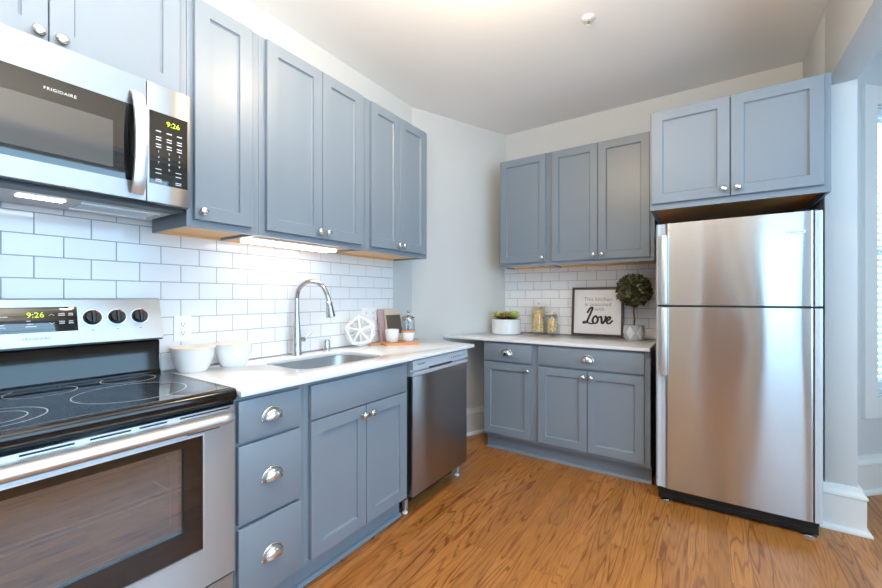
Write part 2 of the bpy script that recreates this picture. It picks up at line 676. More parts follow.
def window(T, s0, s1, z0, z1, th=0.12, sash_split=True):
    """cased window in a hole, T is the wall's frame (room at +y)"""
    win_n[0] += 1
    root = struct('window_%d' % win_n[0], MB(T=T).ring((s0 - 0.10, s1 + 0.10, z0 - 0.13, z1 + 0.11), (s0, s1, z0, z1), 0.0005, 0.022), M['trim'])
    f = MB(T=T)
    f.ring((s0 + 0.001, s1 - 0.001, z0 + 0.001, z1 - 0.001), (s0 + 0.012, s1 - 0.012, z0 + 0.012, z1 - 0.012), -th + 0.01, 0.0)
    struct('jamb', f, M['trim'], root)
    g = MB(T=T)
    zm = (z0 + z1) / 2
    g.ring((s0 + 0.013, s1 - 0.013, z0 + 0.013, zm + 0.02), (s0 + 0.055, s1 - 0.055, z0 + 0.075, zm - 0.02), -0.085, -0.05)
    g.ring((s0 + 0.013, s1 - 0.013, zm - 0.02, z1 - 0.013), (s0 + 0.055, s1 - 0.055, zm + 0.02, z1 - 0.06), -0.108, -0.088)
    struct('sash', g, M['trim'], root)
    gl = MB(T=T).box(s0 + 0.05, s1 - 0.05, -0.069, -0.066, z0 + 0.07, zm - 0.015)
    gl.box(s0 + 0.05, s1 - 0.05, -0.099, -0.096, zm + 0.015, z1 - 0.055)
    struct('glass', gl, M['pane'], root)
    return root


BAY0 = (HX1, 3.375)
BAY1 = (3.45, 4.18)
BAY2 = (3.55, 4.18)
BAY3 = (RX, 3.78)
T1 = wall_run('wall_bay_left', BAY1, BAY0, 0.12, [(1.1384 - 0.95, 1.1384 - 0.318, 0.60, 2.452)], M['wall_room'])
T2 = wall_run('wall_bay_front', BAY2, BAY1, 0.12, [], M['wall_room'])
T3 = wall_run('wall_bay_right', BAY3, BAY2, 0.12, [], M['wall_room'])
T4 = wall_run('wall_right', (RX, RY), BAY3, 0.12, [(1.5, 4.7, 0.60, 2.64)], M['wall_room'])
T5 = wall_run('wall_rear_room', (HX1, RY), (RX, RY), 0.12, [(0.20, 1.15, 0.60, 2.40)], M['wall_room'])
window(T1, 1.1384 - 0.95, 1.1384 - 0.318, 0.60, 2.452)
window(T4, 1.5, 4.7, 0.60, 2.64)
window(T5, 0.20, 1.15, 0.60, 2.40)
# rear kitchen wall behind the camera with a brown door added for the fridge reflection
struct('wall_rear', MB().ring((WL - 0.12, HX0, 0, CEIL), (1.80, 2.36, 0.0, 2.05), RY - 0.12, RY), M['wall_warm'])
dr = struct('reflection_door', MB().box(1.812, 2.348, RY - 0.09, RY - 0.05, 0.006, 2.038), M['door_wood'])
dk = MB().lathe([(0.004, 0), (0.010, 0.004), (0.010, 0.03), (0.026, 0.045), (0.028, 0.058), (0.018, 0.07), (0.001, 0.073)], (2.29, RY - 0.0495, 0.98), 'y', 20)
struct('door_handle', dk, M['nickel'], dr)
struct('trim_2', MB().ring((1.71, 2.45, 0.0, 2.14), (1.80, 2.36, -0.01, 2.05), RY + 0.0005, RY + 0.02), M['trim'])


cu = MB()  # unseen drape added to put a dark band in the fridge reflection
pts = [(2.660 + 0.185 * i / 24, RY + 0.075 + 0.018 * math.sin(i * 1.57)) for i in range(25)]
cu.prism(pts + [(x, y - 0.006) for x, y in pts[::-1]], 0.02, 2.62, 'z')
cuo = obj('curtain', cu, mat('reflection_curtain_cloth', srgb(40, 46, 44), 0.8))
tag(cuo, 'grey green curtain added beside the rear window for the fridge reflection', 'curtain')

# baseboards: profile (out, up)
BB = [(0, 0), (0.046, 0), (0.046, 0.010), (0.041, 0.018), (0.030, 0.022), (0.026, 0.026), (0.026, 0.178), (0.032, 0.184), (0.030, 0.196), (0.016, 0.212), (0.012, 0.235), (0, 0.235)]


def baseboard(name, path):
    """path along the wall foot, wall on the right-hand side of travel is behind; profile offset to the left"""
    P = [Vector((x, y)) for x, y in path]
    n = len(P)
    nor = []
    for i in range(n):
        ds = []
        if i > 0:
            ds.append((P[i] - P[i - 1]).normalized())
        if i < n - 1:
            ds.append((P[i + 1] - P[i]).normalized())
        ns = [Vector((-d.y, d.x)) for d in ds]
        if len(ns) == 1:
            nor.append(ns[0])
        else:
            b = (ns[0] + ns[1]).normalized()
            nor.append(b / max(0.3, b.dot(ns[0])))
    vs, fs = [], []
    k = len(BB)
    for i in range(n):
        for o, z in BB:
            q = P[i] + nor[i] * (o + 0.0008)
            vs.append((q.x, q.y, z + 0.0003))
    for i in range(n - 1):
        for j in range(k):
            j2 = (j + 1) % k
            fs.append((i * k + j, i * k + j2, (i + 1) * k + j2, (i + 1) * k + j))
    fs.append(tuple(range(k)))
    fs.append(tuple((n - 1) * k + j for j in range(k)))
    struct(name, MB().add(vs, fs), M['trim'], sharp=25)


baseboard('baseboard_pier', [(HX1, BAY0[1] - 0.06), (HX1, PY), (HX0, PY), (HX0, 3.44)])
baseboard('baseboard_bay', [BAY3, BAY2, BAY1, (HX1 + 0.035, BAY0[1] + 0.035)])
baseboard('baseboard_corner', [(0.385, 3.4575), (0.008, 2.575)])
baseboard('baseboard_right', [(RX, RY + 0.05), (RX, BAY3[1] - 0.02)])


# subway tiles
def tiles(name, u0, u1, rows, odd, even, loc, rz, z0=0.906, skip=None):
    mb = MB(True)
    H, W, g = 0.0782, 0.157, 0.0008
    for r in range(rows):
        a = (odd if r % 2 else even)
        k0 = math.floor((u0 - a) / W) - 1
        k = k0
        while a + k * W < u1:
            x0, x1 = max(u0, a + k * W + g), min(u1, a + (k + 1) * W - g)
            k += 1
            if x1 - x0 < 0.006:
                continue
            if skip and skip(r, x0, x1):
                continue
            zz0, zz1 = z0 + r * H + g, z0 + (r + 1) * H - g
            c = 0.0014
            mb.add([(x0, -0.004, zz0), (x1, -0.004, zz0), (x1, -0.004, zz1), (x0, -0.004, zz1),
                    (x0 + c, 0, zz0 + c), (x1 - c, 0, zz0 + c), (x1 - c, 0, zz1 - c), (x0 + c, 0, zz1 - c)],
                   [(4, 5, 6, 7), (0, 1, 5, 4), (1, 2, 6, 5), (2, 3, 7, 6), (3, 0, 4, 7), (0, 3, 2, 1)])
    o = struct(name, mb, M['tile'], sharp=20)
    o.location = loc
    o.rotation_euler = (0, 0, rz)
    gb = MB(True).box(u0, u1, -0.0088, -0.002, z0, z0 + (rows if not skip else 8) * H)
    if skip:
        gb.box(u0, 0.70, -0.0088, -0.002, z0 + 8 * H, z0 + rows * H)
    struct('grout', gb, M['grout'], o)
    return o


tiles('wall_backsplash_left', -0.40, 2.29, 9, 0.982, 0.903, (0, 0, 0), R(90), skip=lambda r, a, b: r == 8 and a > 0.69)
tiles('wall_backsplash_back', 0.3905, 1.72, 8, 0.517, 0.5955, (0, YB, 0), 0)

# ------------------------------------------------------------------ cabinets
def shaker(u0, u1, v0, v1, n0, th=0.02, rail=0.055, rec=0.0125, bev=0.0060):
    mb = MB(True)
    c = 0.0015
    n1 = n0 + th
    O = [(u0, v0), (u1, v0), (u1, v1), (u0, v1)]
    def rect(d):
        return [(u0 + d, v0 + d), (u1 - d, v0 + d), (u1 - d, v1 - d), (u0 + d, v1 - d)]
    loops = [(rect(0), n0), (rect(0), n1 - c), (rect(c), n1), (rect(rail), n1), (rect(rail + 0.0010), n1 - 0.008), (rect(rail + bev), n1 - rec)]
    vs = []
    for L, n in loops:
        vs += [(a, n, b) for a, b in L]
    fs = [(3, 2, 1, 0)]
    for i in range(len(loops) - 1):
        for k in range(4):
            k2 = (k + 1) % 4
            fs.append((i * 4 + k, i * 4 + k2, i * 4 + 4 + k2, i * 4 + 4 + k))
    e = (len(loops) - 1) * 4
    fs.append((e, e + 1, e + 2, e + 3))
    return mb.add(vs, fs)


KNOB = MB(True).lathe([(0.009, 0), (0.009, 0.002), (0.006, 0.006), (0.0058, 0.012), (0.010, 0.015), (0.0155, 0.018), (0.0165, 0.022), (0.0145, 0.027), (0.008, 0.030), (0.0005, 0.0308)], axis='y', seg=24).mesh('knob', 50)
KNOB.materials.append(M['nickel'])


def cup_mesh():
    """half-dome bin pull with a flange"""
    mb = MB(True)
    W, H, D = 0.041, 0.040, 0.026
    na, nb = 20, 8
    for off, flip in ((0.0, 0), (0.0022, 1)):
        vs, fs = [], []
        for j in range(nb + 1):
            t = j / nb * math.pi / 2
            for i in range(na + 1):
                a = i / na * math.pi
                w, h, d = W - off, H - off, D - off
                vs.append((w * math.cos(a) * (math.cos(t) ** 0.7 if j < nb else 0.25), 0.0005 + d * math.sin(t), h * math.sin(a) * (math.cos(t) ** 0.55 if j < nb else 0.30)))
        for j in range(nb):
            for i in range(na):
                k = j * (na + 1) + i
                fs.append((k, k + 1, k + na + 2, k + na + 1))
        k = nb * (na + 1)
        fs.append(tuple(k + i for i in range(na + 1)))
        mb.add(vs, fs)
    mb.tube([(0.044 * math.cos(i / 24 * math.pi), 0.0017, 0.043 * math.sin(i / 24 * math.pi)) for i in range(25)], 0.0028, 8)
    mb.box(-0.044, 0.044, 0.0003, 0.0030, -0.004, 0.001, 0.001, 1)
    return mb


CUP = cup_mesh().mesh('cup_pull', 50)
CUP.materials.append(M['nickel'])


def shared(name, me, parent, u, n, v):
    o = bpy.data.objects.new(name, me)
    COL.objects.link(o)
    o.parent = parent
    o.location = (u, -n, v)
    return o


def add_door(root, u0, u1, v0, v1, n0, knob=None):
    d = part('door', shaker(u0, u1, v0, v1, n0), M['paint'], root, sharp=25)
    if knob:
        shared('knob', KNOB, d, knob[0], n0 + 0.0202, knob[1])
    return d


def add_drawer(root, u0, u1, v0, v1, n0, pull=True):
    d = part('drawer', MB(True).box(u0, u1, n0, n0 + 0.02, v0, v1, 0.0018, 2), M['paint'], root)
    if pull:
        shared('cup_pull', CUP, d, (u0 + u1) / 2, n0 + 0.0202, (v0 + v1) / 2 - 0.014)
    return d


def wall_cab(name, label, loc, rz, W, nf, v0, v1, doors, lip=0.012, group='shaker wall cabinets', side_n=0.001, nb=0.0):
    root = thing(name, label, 'cabinet', loc, rz, group)
    b = MB(True)
    b.box(0, W, side_n, nf, v0 + lip + 0.006, v1)
    b.box(0, W, nf - 0.02, nf, v0, v0 + lip + 0.006)
    b.box(0, 0.012, side_n, nf - 0.02, v0, v0 + lip + 0.006)
    b.box(W - 0.012, W, side_n, nf - 0.02, v0, v0 + lip + 0.006)
    part('cabinet_body', b, M['paint'], root)
    w = MB(True).box(0.0122, W - 0.0122, side_n, nf - 0.0202, v0 + lip, v0 + lip + 0.0058)
    w.box(0.0122, W - 0.0122, side_n, side_n + 0.016, v0 + 0.001, v0 + lip)
    part('underside', w, M['wood_raw'] if lip < 0.02 else M['wood_brown'], root, 'unpainted wood underside')
    for d in doors:
        add_door(root, d[0], d[1], d[2], d[3], nf + 0.0005, d[4])
    return root


L90 = R(90)
NU = 0.317           # face frame of the left wall cabinets
# left run, local u = Y - y0
y0 = -0.065
wall_cab('wall_cabinet', 'short double-door cabinet directly above the microwave', (0, y0, 0), L90, 0.775, NU, 1.9855, 2.405,
         [(0.022, 0.3885, 1.989, 2.397, (0.366, 2.012)), (0.3915, 0.746, 1.989, 2.397, (0.416, 2.012))])
y0 = 0.712
wall_cab('wall_cabinet', 'narrow single-door wall cabinet right beside the microwave', (0, y0, 0), L90, 0.2925, NU, 1.506, 2.405,
         [(0.0215, 0.2546, 1.533, 2.397, (0.047, 1.566))])
y0 = 1.006
wall_cab('wall_cabinet', 'tall double-door wall cabinet above the sink with the lit bar beneath', (0, y0, 0), L90, 0.661, NU, 1.506, 2.405,
         [(0.0306, 0.3393, 1.533, 2.397, (0.314, 1.566)), (0.3426, 0.6268, 1.533, 2.397, (0.368, 1.566))])
y0 = 1.669
wall_cab('wall_cabinet', 'double-door wall cabinet at the end of the left row beside the bare wall', (0, y0, 0), L90, 0.622, NU, 1.506, 2.405,
         [(0.038, 0.302, 1.533, 2.397, (0.279, 1.566)), (0.3055, 0.5867, 1.533, 2.397, (0.328, 1.566))])
# back run, local u = X - x0
x0 = 0.4845
wall_cab('wall_cabinet', 'single-door wall cabinet in the corner above the succulent planter', (x0, YB, 0), 0, 0.4365, 0.311, 1.49, 2.415,
         [(0.0125, 0.4165, 1.521, 2.405, (0.388, 1.556))])
x0 = 0.922
wall_cab('wall_cabinet', 'double-door wall cabinet above the framed sign and the topiary', (x0, YB, 0), 0, 0.762, 0.311, 1.49, 2.415,
         [(0.0285, 0.3815, 1.521, 2.405, (0.353, 1.556)), (0.3855, 0.7335, 1.521, 2.405, (0.414, 1.556))])
x0 = 1.703
wall_cab('wall_cabinet', 'deep double-door cabinet over the refrigerator', (x0, YB, 0), 0, 0.797, 0.777, 1.755, 2.347,
         [(0.012, 0.3895, 1.790, 2.337, (0.362, 1.828)), (0.3955, 0.7695, 1.790, 2.337, (0.424, 1.828))], lip=0.028)

# base cabinets
ZF = 0.882   # top of the boxes under the 2 cm worktop


def base_cab(label, loc, rz, W, nf, toe_n, ztoe=0.115, group='shaker base cabinets', notch=None, shoe=(0, 0)):
    root = thing('base_cabinet', label, 'cabinet', loc, rz, group)
    b = MB(True)
    if notch:   # open top for the sink bowl
        b.box(0, 0.018, 0.002, nf, ztoe, ZF)
        b.box(W - 0.018, W, 0.002, nf, ztoe, ZF)
        b.box(0.018, W - 0.018, 0.002, nf, ztoe, ztoe + 0.018)
        b.box(0.018, W - 0.018, 0.002, 0.012, ztoe + 0.018, ZF)
        b.box(0.018, W - 0.018, nf - 0.02, nf, ztoe + 0.018, ZF)
    else:
        b.box(0, W, 0.002, nf, ztoe, ZF)
    part('cabinet_body', b, M['paint'], root)
    t = MB(True).box(0, W, 0.01, toe_n, 0.0, ztoe - 0.0002)
    tk = part('toe_kick', t, M['paint'], root)
    q = MB(True).prism([(toe_n + 0.0002, 0), (toe_n + 0.018, 0), (toe_n + 0.0165, 0.008), (toe_n + 0.011, 0.016), (toe_n + 0.0002, 0.019)], 0, W, 'x')
    part('shoe_molding', q, M['paint'], tk)
    return root


NB = 0.6015
y0 = 0.741
b1 = base_cab('blue-grey drawer base with three cup pulls beside the range', (0, y0, 0), L90, 0.287, NB, 0.545)
for v0, v1 in ((0.716, 0.862), (0.424, 0.702), (0.131, 0.410)):
    add_drawer(b1, 0.007, 0.262, v0, v1, NB + 0.0005)
y0 = 1.029
b2 = base_cab('blue-grey double-door base cabinet under the sink', (0, y0, 0), L90, 0.680, NB, 0.545, notch=True)
add_drawer(b2, 0.025, 0.653, 0.717, 0.861, NB + 0.0005, pull=False).name = 'false_drawer'
add_door(b2, 0.025, 0.3435, 0.136, 0.711, NB + 0.0005, (0.320, 0.668))
add_door(b2, 0.3475, 0.653, 0.136, 0.711, NB + 0.0005, (0.372, 0.668))

NB2 = 0.6215
x0 = 0.485
b3 = base_cab('grey-blue base cabinet with one drawer and one door below the planter', (x0, YB, 0), 0, 0.4395, NB2, 0.548, 0.125)
add_drawer(b3, 0.013, 0.413, 0.728, 0.866, NB2 + 0.0005)
add_door(b3, 0.013, 0.413, 0.151, 0.714, NB2 + 0.0005, (0.386, 0.672))
x0 = 0.925
b4 = base_cab('grey-blue base cabinet with wide drawer and two doors next to the refrigerator', (x0, YB, 0), 0, 0.764, NB2, 0.548, 0.125)
add_drawer(b4, 0.024, 0.730, 0.728, 0.866, NB2 + 0.0005)
add_door(b4, 0.024, 0.374, 0.151, 0.714, NB2 + 0.0005, (0.350, 0.672))
add_door(b4, 0.379, 0.730, 0.151, 0.714, NB2 + 0.0005, (0.404, 0.672))


# ------------------------------------------------------------------ worktops and sink
def slab(outer, inner, z0, z1, bev=0.003):
    bm = bmesh.new()
    def loop(pts):
        vs = [bm.verts.new((x, y, z1)) for x, y in pts]
        return [bm.edges.new((vs[i], vs[(i + 1) % len(vs)])) for i in range(len(vs))]
    es = loop(outer)
    if inner:
        es += loop(inner)
    bmesh.ops.triangle_fill(bm, edges=es, use_beauty=True, use_dissolve=False)
    r = bmesh.ops.extrude_face_region(bm, geom=bm.faces[:])
    for e in r['geom']:
        if isinstance(e, bmesh.types.BMVert):
            e.co.z = z0
    bmesh.ops.recalc_face_normals(bm, faces=bm.faces[:])
    sharp = [e for e in bm.edges if len(e.link_faces) == 2 and e.calc_face_angle(0) > 1.2 and abs(e.verts[0].co.z - e.verts[1].co.z) < 1e-5]
    bmesh.ops.bevel(bm, geom=sharp, offset=bev, segments=2, affect='EDGES', profile=0.5)
    return MB().addbm(bm)


def rrect(x0, x1, y0, y1, r, n=8):
    out = []
    for cx, cy, a0 in ((x1 - r, y0 + r, -90), (x1 - r, y1 - r, 0), (x0 + r, y1 - r, 90), (x0 + r, y0 + r, 180)):
        for k in range(n + 1):
            a = R(a0 + 90 * k / n)
            out.append((cx + r * math.cos(a), cy + r * math.sin(a)))
    return out


SK = (0.145, 0.500, 1.115, 1.655)
ct = obj('countertop', slab([(0.0005, 0.742), (0.648, 0.742), (0.648, 2.398), (0.0005, 2.515)], rrect(*SK, 0.085), 0.8825, 0.904), M['quartz'], sharp=30)
tag(ct, 'white stone worktop holding the sink along the left wall', 'countertop')
k = 0.3945 / (WB - 2.535 + 0.0001)
ct2 = obj('countertop', slab([(0.127, 2.808), (1.690, 2.808), (1.690, YB - 0.0005), (0.412, YB - 0.0005)], None, 0.8825, 0.904), M['quartz'], sharp=30)
tag(ct2, 'white stone worktop under the framed sign, beside the refrigerator', 'countertop')

sk = thing('sink', 'stainless undermount sink set in the left worktop', 'sink', (0, 0, 0.70))
o0 = rrect(SK[0] - 0.004, SK[1] + 0.004, SK[2] - 0.004, SK[3] + 0.004, 0.089)
o1 = rrect(SK[0] + 0.010, SK[1] - 0.010, SK[2] + 0.010, SK[3] - 0.010, 0.080)
o2 = rrect(SK[0] + 0.035, SK[1] - 0.035, SK[2] + 0.035, SK[3] - 0.035, 0.060)
rim = rrect(SK[0] - 0.02, SK[1] + 0.02, SK[2] - 0.02, SK[3] + 0.02, 0.10)
cx, cy = (SK[0] + SK[1]) / 2, (SK[2] + SK[3]) / 2
mb = MB()
loops = [(rim, 0.1815), (o0, 0.1815), (o1, 0.03), (o2, 0.004), ([(cx + 0.045 * math.cos(2 * math.pi * i / len(o2) - 2.4), cy + 0.045 * math.sin(2 * math.pi * i / len(o2) - 2.4)) for i in range(len(o2))], 0.0)]
nv = len(o2)
vs = [(x, y, z) for L, z in loops for x, y in L]
fs = [(i * nv + k, i * nv + (k + 1) % nv, i * nv + nv + (k + 1) % nv, i * nv + nv + k) for i in range(len(loops) - 1) for k in range(nv)]
mb.add(vs, fs)
sb = part('basin', mb, M['steel_sink'], sk, sharp=60)
part('drain', MB().lathe([(0.001, -0.012), (0.040, -0.012), (0.0445, 0.0008), (0.038, 0.0022), (0.030, -0.004), (0.001, -0.004)], (cx, cy, 0), seg=28), M['chrome'], sk)

# ------------------------------------------------------------------ range
rg = thing('range', 'stainless electric range with black glass cooktop', 'stove', (0, -0.018, 0), L90)
U = 0.755
b = MB(True)
b.box(0, 0.03, 0.02, 0.577, 0.03, 0.866)
b.box(U - 0.03, U, 0.02, 0.577, 0.03, 0.866)
b.box(0.03, U - 0.03, 0.02, 0.05, 0.03, 0.866)
b.box(0.03, U - 0.03, 0.05, 0.577, 0.80, 0.866)
b.box(0.03, U - 0.03, 0.05, 0.577, 0.03, 0.34)
part('oven_body', b, M['dark'], rg)
# racks seen through the oven window
rk = MB(True)
for zv in (0.475, 0.60, 0.615):
    rk.tube([(0.05, 0.555, zv), (U - 0.05, 0.555, zv)], 0.0032, 8)
for u in (0.055, U - 0.055):
    for zv in (0.475, 0.60):
        rk.tube([(u, 0.10, zv), (u, 0.555, zv)], 0.0026, 6)
part('oven_rack', rk, M['steel_bright'], rg)
dz0, dz1 = 0.283, 0.858
od = part('oven_door', MB(True).ring((0.004, U - 0.004, dz0, dz1), (0.108, 0.647, 0.412, 0.782), 0.579, 0.622), M['steel_range'], rg)
part('window_border', MB(True).ring((0.1085, 0.6465, 0.4125, 0.7815), (0.160, 0.592, 0.492, 0.756), 0.597, 0.620), M['blackglass'], od)
part('window_glass', MB(True).box(0.1605, 0.5915, 0.607, 0.612, 0.4925, 0.7555), M['ovenglass'], od)
part('inner_frame', MB(True).ring((0.165, 0.587, 0.497, 0.751), (0.185, 0.567, 0.515, 0.735), 0.586, 0.593), M['greyplastic'], od)
tr = MB(True).ring((0.104, 0.651, 0.408, 0.786), (0.1083, 0.6467, 0.4122, 0.7818), 0.6222, 0.6245)
part('window_trim', tr, M['steel_bright'], od)
hp = [(0.6225, 0.800)] + [(0.624 + 0.045 * math.sin(math.pi * t / 12), 0.8225 - 0.0225 * math.cos(math.pi * t / 12)) for t in range(1, 12)] + [(0.6225, 0.845)]
hm = MB(True)
secs = [(0.012, 0.25), (0.018, 0.6), (0.032, 0.9), (0.055, 1.0), (U - 0.055, 1.0), (U - 0.032, 0.9), (U - 0.018, 0.6), (U - 0.012, 0.25)]
vs, fs = [], []
kk = len(hp)
for u, f in secs:
    vs += [(u, 0.6225 + (n - 0.6225) * f, 0.8225 + (v - 0.8225) * (0.55 + 0.45 * f)) for n, v in hp]
for i in range(len(secs) - 1):
    for j in range(kk):
        j2 = (j + 1) % kk
        fs.append((i * kk + j, i * kk + j2, (i + 1) * kk + j2, (i + 1) * kk + j))
fs += [tuple(range(kk)), tuple((len(secs) - 1) * kk + j for j in range(kk))]
hm.add(vs, fs)
part('oven_handle', hm, M['steel_bright'], od, sharp=50)
vt = MB(True)
for a, c in ((0.06, 0.20), (0.235, 0.335), (0.365, 0.455), (0.475, 0.545), (0.58, 0.735)):
    vt.box(a, c, 0.6210, 0.6226, 0.8485, 0.8535)
for a, c in ((0.60, 0.70), (0.06, 0.16)):
    vt.box(a, c, 0.6210, 0.6226, 0.7915, 0.7945)
part('vent_slot', vt, M['black'], od)
part('storage_drawer', MB(True).box(0.004, U - 0.004, 0.579, 0.617, 0.095, 0.276, 0.004), M['steel_range'], rg)
part('toe_panel', MB(True).box(0.01, U - 0.01, 0.54, 0.56, 0.0, 0.0299), M['black'], rg)
# cooktop
ck = part('cooktop', MB(True).prism([(0.085, 0.870), (0.607, 0.870), (0.623, 0.874), (0.629, 0.884), (0.629, 0.901), (0.624, 0.910), (0.615, 0.9132), (0.085, 0.9132)], 0.0, U, 'x'), M['blackgloss'], rg, sharp=50)
part('glass_top', MB(True).box(0.012, U - 0.012, 0.09, 0.607, 0.9133, 0.9152, 0.0009, 1), M['cooktop'], ck)


def burner(u, n, radii):
    for r in radii:
        vs, fs = [], []
        s = 64
        for k in range(s):
            a = 2 * math.pi * k / s
            for rr in (r - 0.0011, r + 0.0011):
                vs.append((u + rr * math.cos(a), n + rr * math.sin(a), 0.91535))
        for k in range(s):
            k2 = (k + 1) % s
            fs.append((2 * k, 2 * k + 1, 2 * k2 + 1, 2 * k2))
        yield vs, fs


for (u, n, rad) in ((0.603, 0.140, (0.083,)), (0.362, 0.152, (0.088,)), (0.532, 0.395, (0.150,)), (0.200, 0.440, (0.118, 0.080)), (0.14, 0.14, (0.083,))):
    mbr = MB(True)
    for vs, fs in burner(u, n, rad):
        mbr.add(vs, fs)
    part('burner_ring', mbr, M['mark'], ck, 'pale printed burner ring')
bl = MB(True)
bl.box(0.02, U - 0.02, 0.599, 0.6005, 0.9152, 0.9155)
bl.box(0.02, 0.0215, 0.11, 0.599, 0.9152, 0.9155)
bl.box(U - 0.0215, U - 0.02, 0.11, 0.599, 0.9152, 0.9155)
part('border_line', bl, M['greymark'], ck)
# back guard: sloped console over a black panel
part('back_panel', MB(True).prism([(0.0025, 0.870), (0.0845, 0.870), (0.0845, 0.924), (0.076, 0.932), (0.070, 0.990), (0.072, 1.046), (0.060, 1.052), (0.0025, 1.052)], 0.012, U - 0.024, 'x'), M['blackgloss'], rg)
CT = math.atan2(0.038, 0.150)
cons = part('control_console', MB(True).prism([(0.0025, 1.054), (0.085, 1.054), (0.096, 1.062), (0.096, 1.070), (0.058, 1.220), (0.050, 1.225), (0.0025, 1.225)], 0.006, U - 0.019, 'x'), M['steel_range'], rg)
TC = Matrix.Translation((0, 0.096, 1.070)) @ Matrix.Rotation(CT, 4, 'X')     # console face: local y out, z up the slope


def on_console():
    return MB(True, TC)


dsp = part('display_panel', on_console().box(0.225, 0.470, 0.0, 0.0016, 0.040, 0.128, 0.0015, 2), M['blackglass'], cons)
FT = Matrix(((1, 0, 0, 0), (0, 0, 1, 0), (0, 1, 0, 0), (0, 0, 0, 1)))


def ctext(body, size, u, v, n=0.002, **kw):
    return text(body, size, TC @ Matrix.Translation((u, n, v)) @ FT, **kw)


part('clock_digits', ctext('9:26', 0.026, 0.362, 0.100), M['led'], dsp)
lg = MB(True, TC)
for u, v, w in ((0.285, 0.096, 0.024), (0.280, 0.068, 0.018), (0.280, 0.060, 0.024), (0.428, 0.104, 0.016), (0.428, 0.098, 0.018), (0.428, 0.076, 0.016), (0.428, 0.069, 0.014), (0.452, 0.104, 0.012), (0.452, 0.098, 0.014), (0.452, 0.076, 0.012), (0.452, 0.069, 0.014), (0.345, 0.080, 0.010), (0.348, 0.070, 0.014), (0.350, 0.061, 0.026)):
    lg.box(u - w / 2, u + w / 2, 0.0016, 0.0021, v - 0.0014, v + 0.0014)
for v, s in ((0.100, 1), (0.070, -1)):
    lg.tube([(0.395, 0.0019, v - 0.003 * s), (0.402, 0.0019, v + 0.003 * s), (0.409, 0.0019, v - 0.003 * s)], 0.0009, 6)
part('key_lettering', lg, M['mark'], dsp)
part('lettering', ctext('FRIGIDAIRE', 0.0125, 0.362, 0.018, 0.0005, spacing=1.1), M['greymark'], cons)
for u in (0.512, 0.586, 0.660, 0.095, 0.169):
    kb = MB(True, TC)
    kb.lathe([(0.026, 0.0002), (0.0275, 0.002), (0.0275, 0.005), (0.0245, 0.007), (0.0235, 0.018), (0.021, 0.021), (0.001, 0.0215)], (u, 0, 0.086), 'y', 32)
    kb.box(u - 0.0065, u + 0.0065, 0.016, 0.030, 0.063, 0.109, 0.003, 2)
    ko = part('knob', kb, M['black'], cons)
    kr = MB(True, TC).lathe([(0.0285, 0.0001), (0.0310, 0.0001), (0.0310, 0.0018), (0.0285, 0.0018)], (u, 0, 0.086), 'y', 32)
    part('knob_ring', kr, M['steel_bright'], ko)
    part('pointer_mark', MB(True, TC).box(u - 0.002, u + 0.0125, 0.0195, 0.0225, 0.100, 0.107, 0.0005, 1), M['red'], ko)
    dash = MB(True, TC).box(u - 0.003, u + 0.003, 0.0, 0.0005, 0.037, 0.0405)
    part('burner_mark', dash, M['greymark'], cons)

# ------------------------------------------------------------------ microwave
mw = thing('microwave', 'stainless microwave oven mounted above the range', 'microwave', (0, -0.065, 1.556), L90)
W = 0.757
part('oven_case', MB(True).box(0.002, W - 0.002, 0.003, 0.362, 0.0, 0.410), M['dark'], mw)
md = part('door', MB(True).ring((0.002, 0.6155, 0.002, 0.412), (0.055, 0.602, 0.060, 0.312), 0.3625, 0.400), M['steel'], mw)
part('door_glass', MB(True).ring((0.0552, 0.6018, 0.0602, 0.3118), (0.105, 0.527, 0.092, 0.242), 0.385, 0.399), M['blackglass'], md)
M['screen'] = mat('grey_window_mesh', srgb(72, 72, 72), 0.06, 0, 0.5)
M['screen'].node_tree.nodes['Principled BSDF'].inputs['IOR'].default_value = 1.8
part('window_screen', MB(True).box(0.1052, 0.5268, 0.385, 0.3982, 0.0922, 0.2418), M['screen'], md)
part('lettering', text('FRIGIDAIRE', 0.0125, facing(0.402, 0.3996, 0.276), spacing=1.15), M['mark'], md)
hv = []
for i in range(17):
    t = i / 16
    hv.append((t, math.sin(math.pi * t)))
hm = MB(True)
vs, fs = [], []
pr = [(-0.019, 0.000), (-0.017, 0.006), (-0.008, 0.0095), (0.008, 0.0095), (0.017, 0.006), (0.019, 0.000), (0.012, -0.004), (-0.012, -0.004)]
for t, s in hv:
    v = 0.018 + t * 0.338
    n = 0.4052 + 0.040 * s ** 0.6
    vs += [(0.588 + a, n + c, v) for a, c in pr]
kk = len(pr)
for i in range(16):
    for j in range(kk):
        j2 = (j + 1) % kk
        fs.append((i * kk + j, i * kk + j2, (i + 1) * kk + j2, (i + 1) * kk + j))
fs += [tuple(range(kk)), tuple(16 * kk + j for j in range(kk))]
hm.add(vs, fs)
part('door_handle', hm, M['steel_bright'], md, sharp=50)
cp = part('control_panel', MB(True).box(0.6185, W - 0.002, 0.3625, 0.400, 0.002, 0.412, 0.0015, 2), M['steel'], mw)
kp = part('keypad', MB(True).box(0.625, 0.744, 0.4, 0.4012, 0.066, 0.316, 0.0008, 1), M['blackglass'], cp)
part('clock_digits', text('9:26', 0.025, facing(0.697, 0.4016, 0.283)), M['led'], kp)
lg = MB(True)
for j, v in enumerate((0.250, 0.229, 0.220, 0.204, 0.195)):
    for u in (0.652, 0.685, 0.717):
        lg.box(u - 0.008, u + 0.008, 0.4012, 0.4016, v - 0.0017, v + 0.0017)
for v in (0.118, 0.104, 0.082, 0.076):
    for u in (0.652, 0.714):
        lg.box(u - 0.009, u + 0.009, 0.4012, 0.4016, v - 0.0012, v + 0.0012)
part('key_lettering', lg, M['mark'], kp)
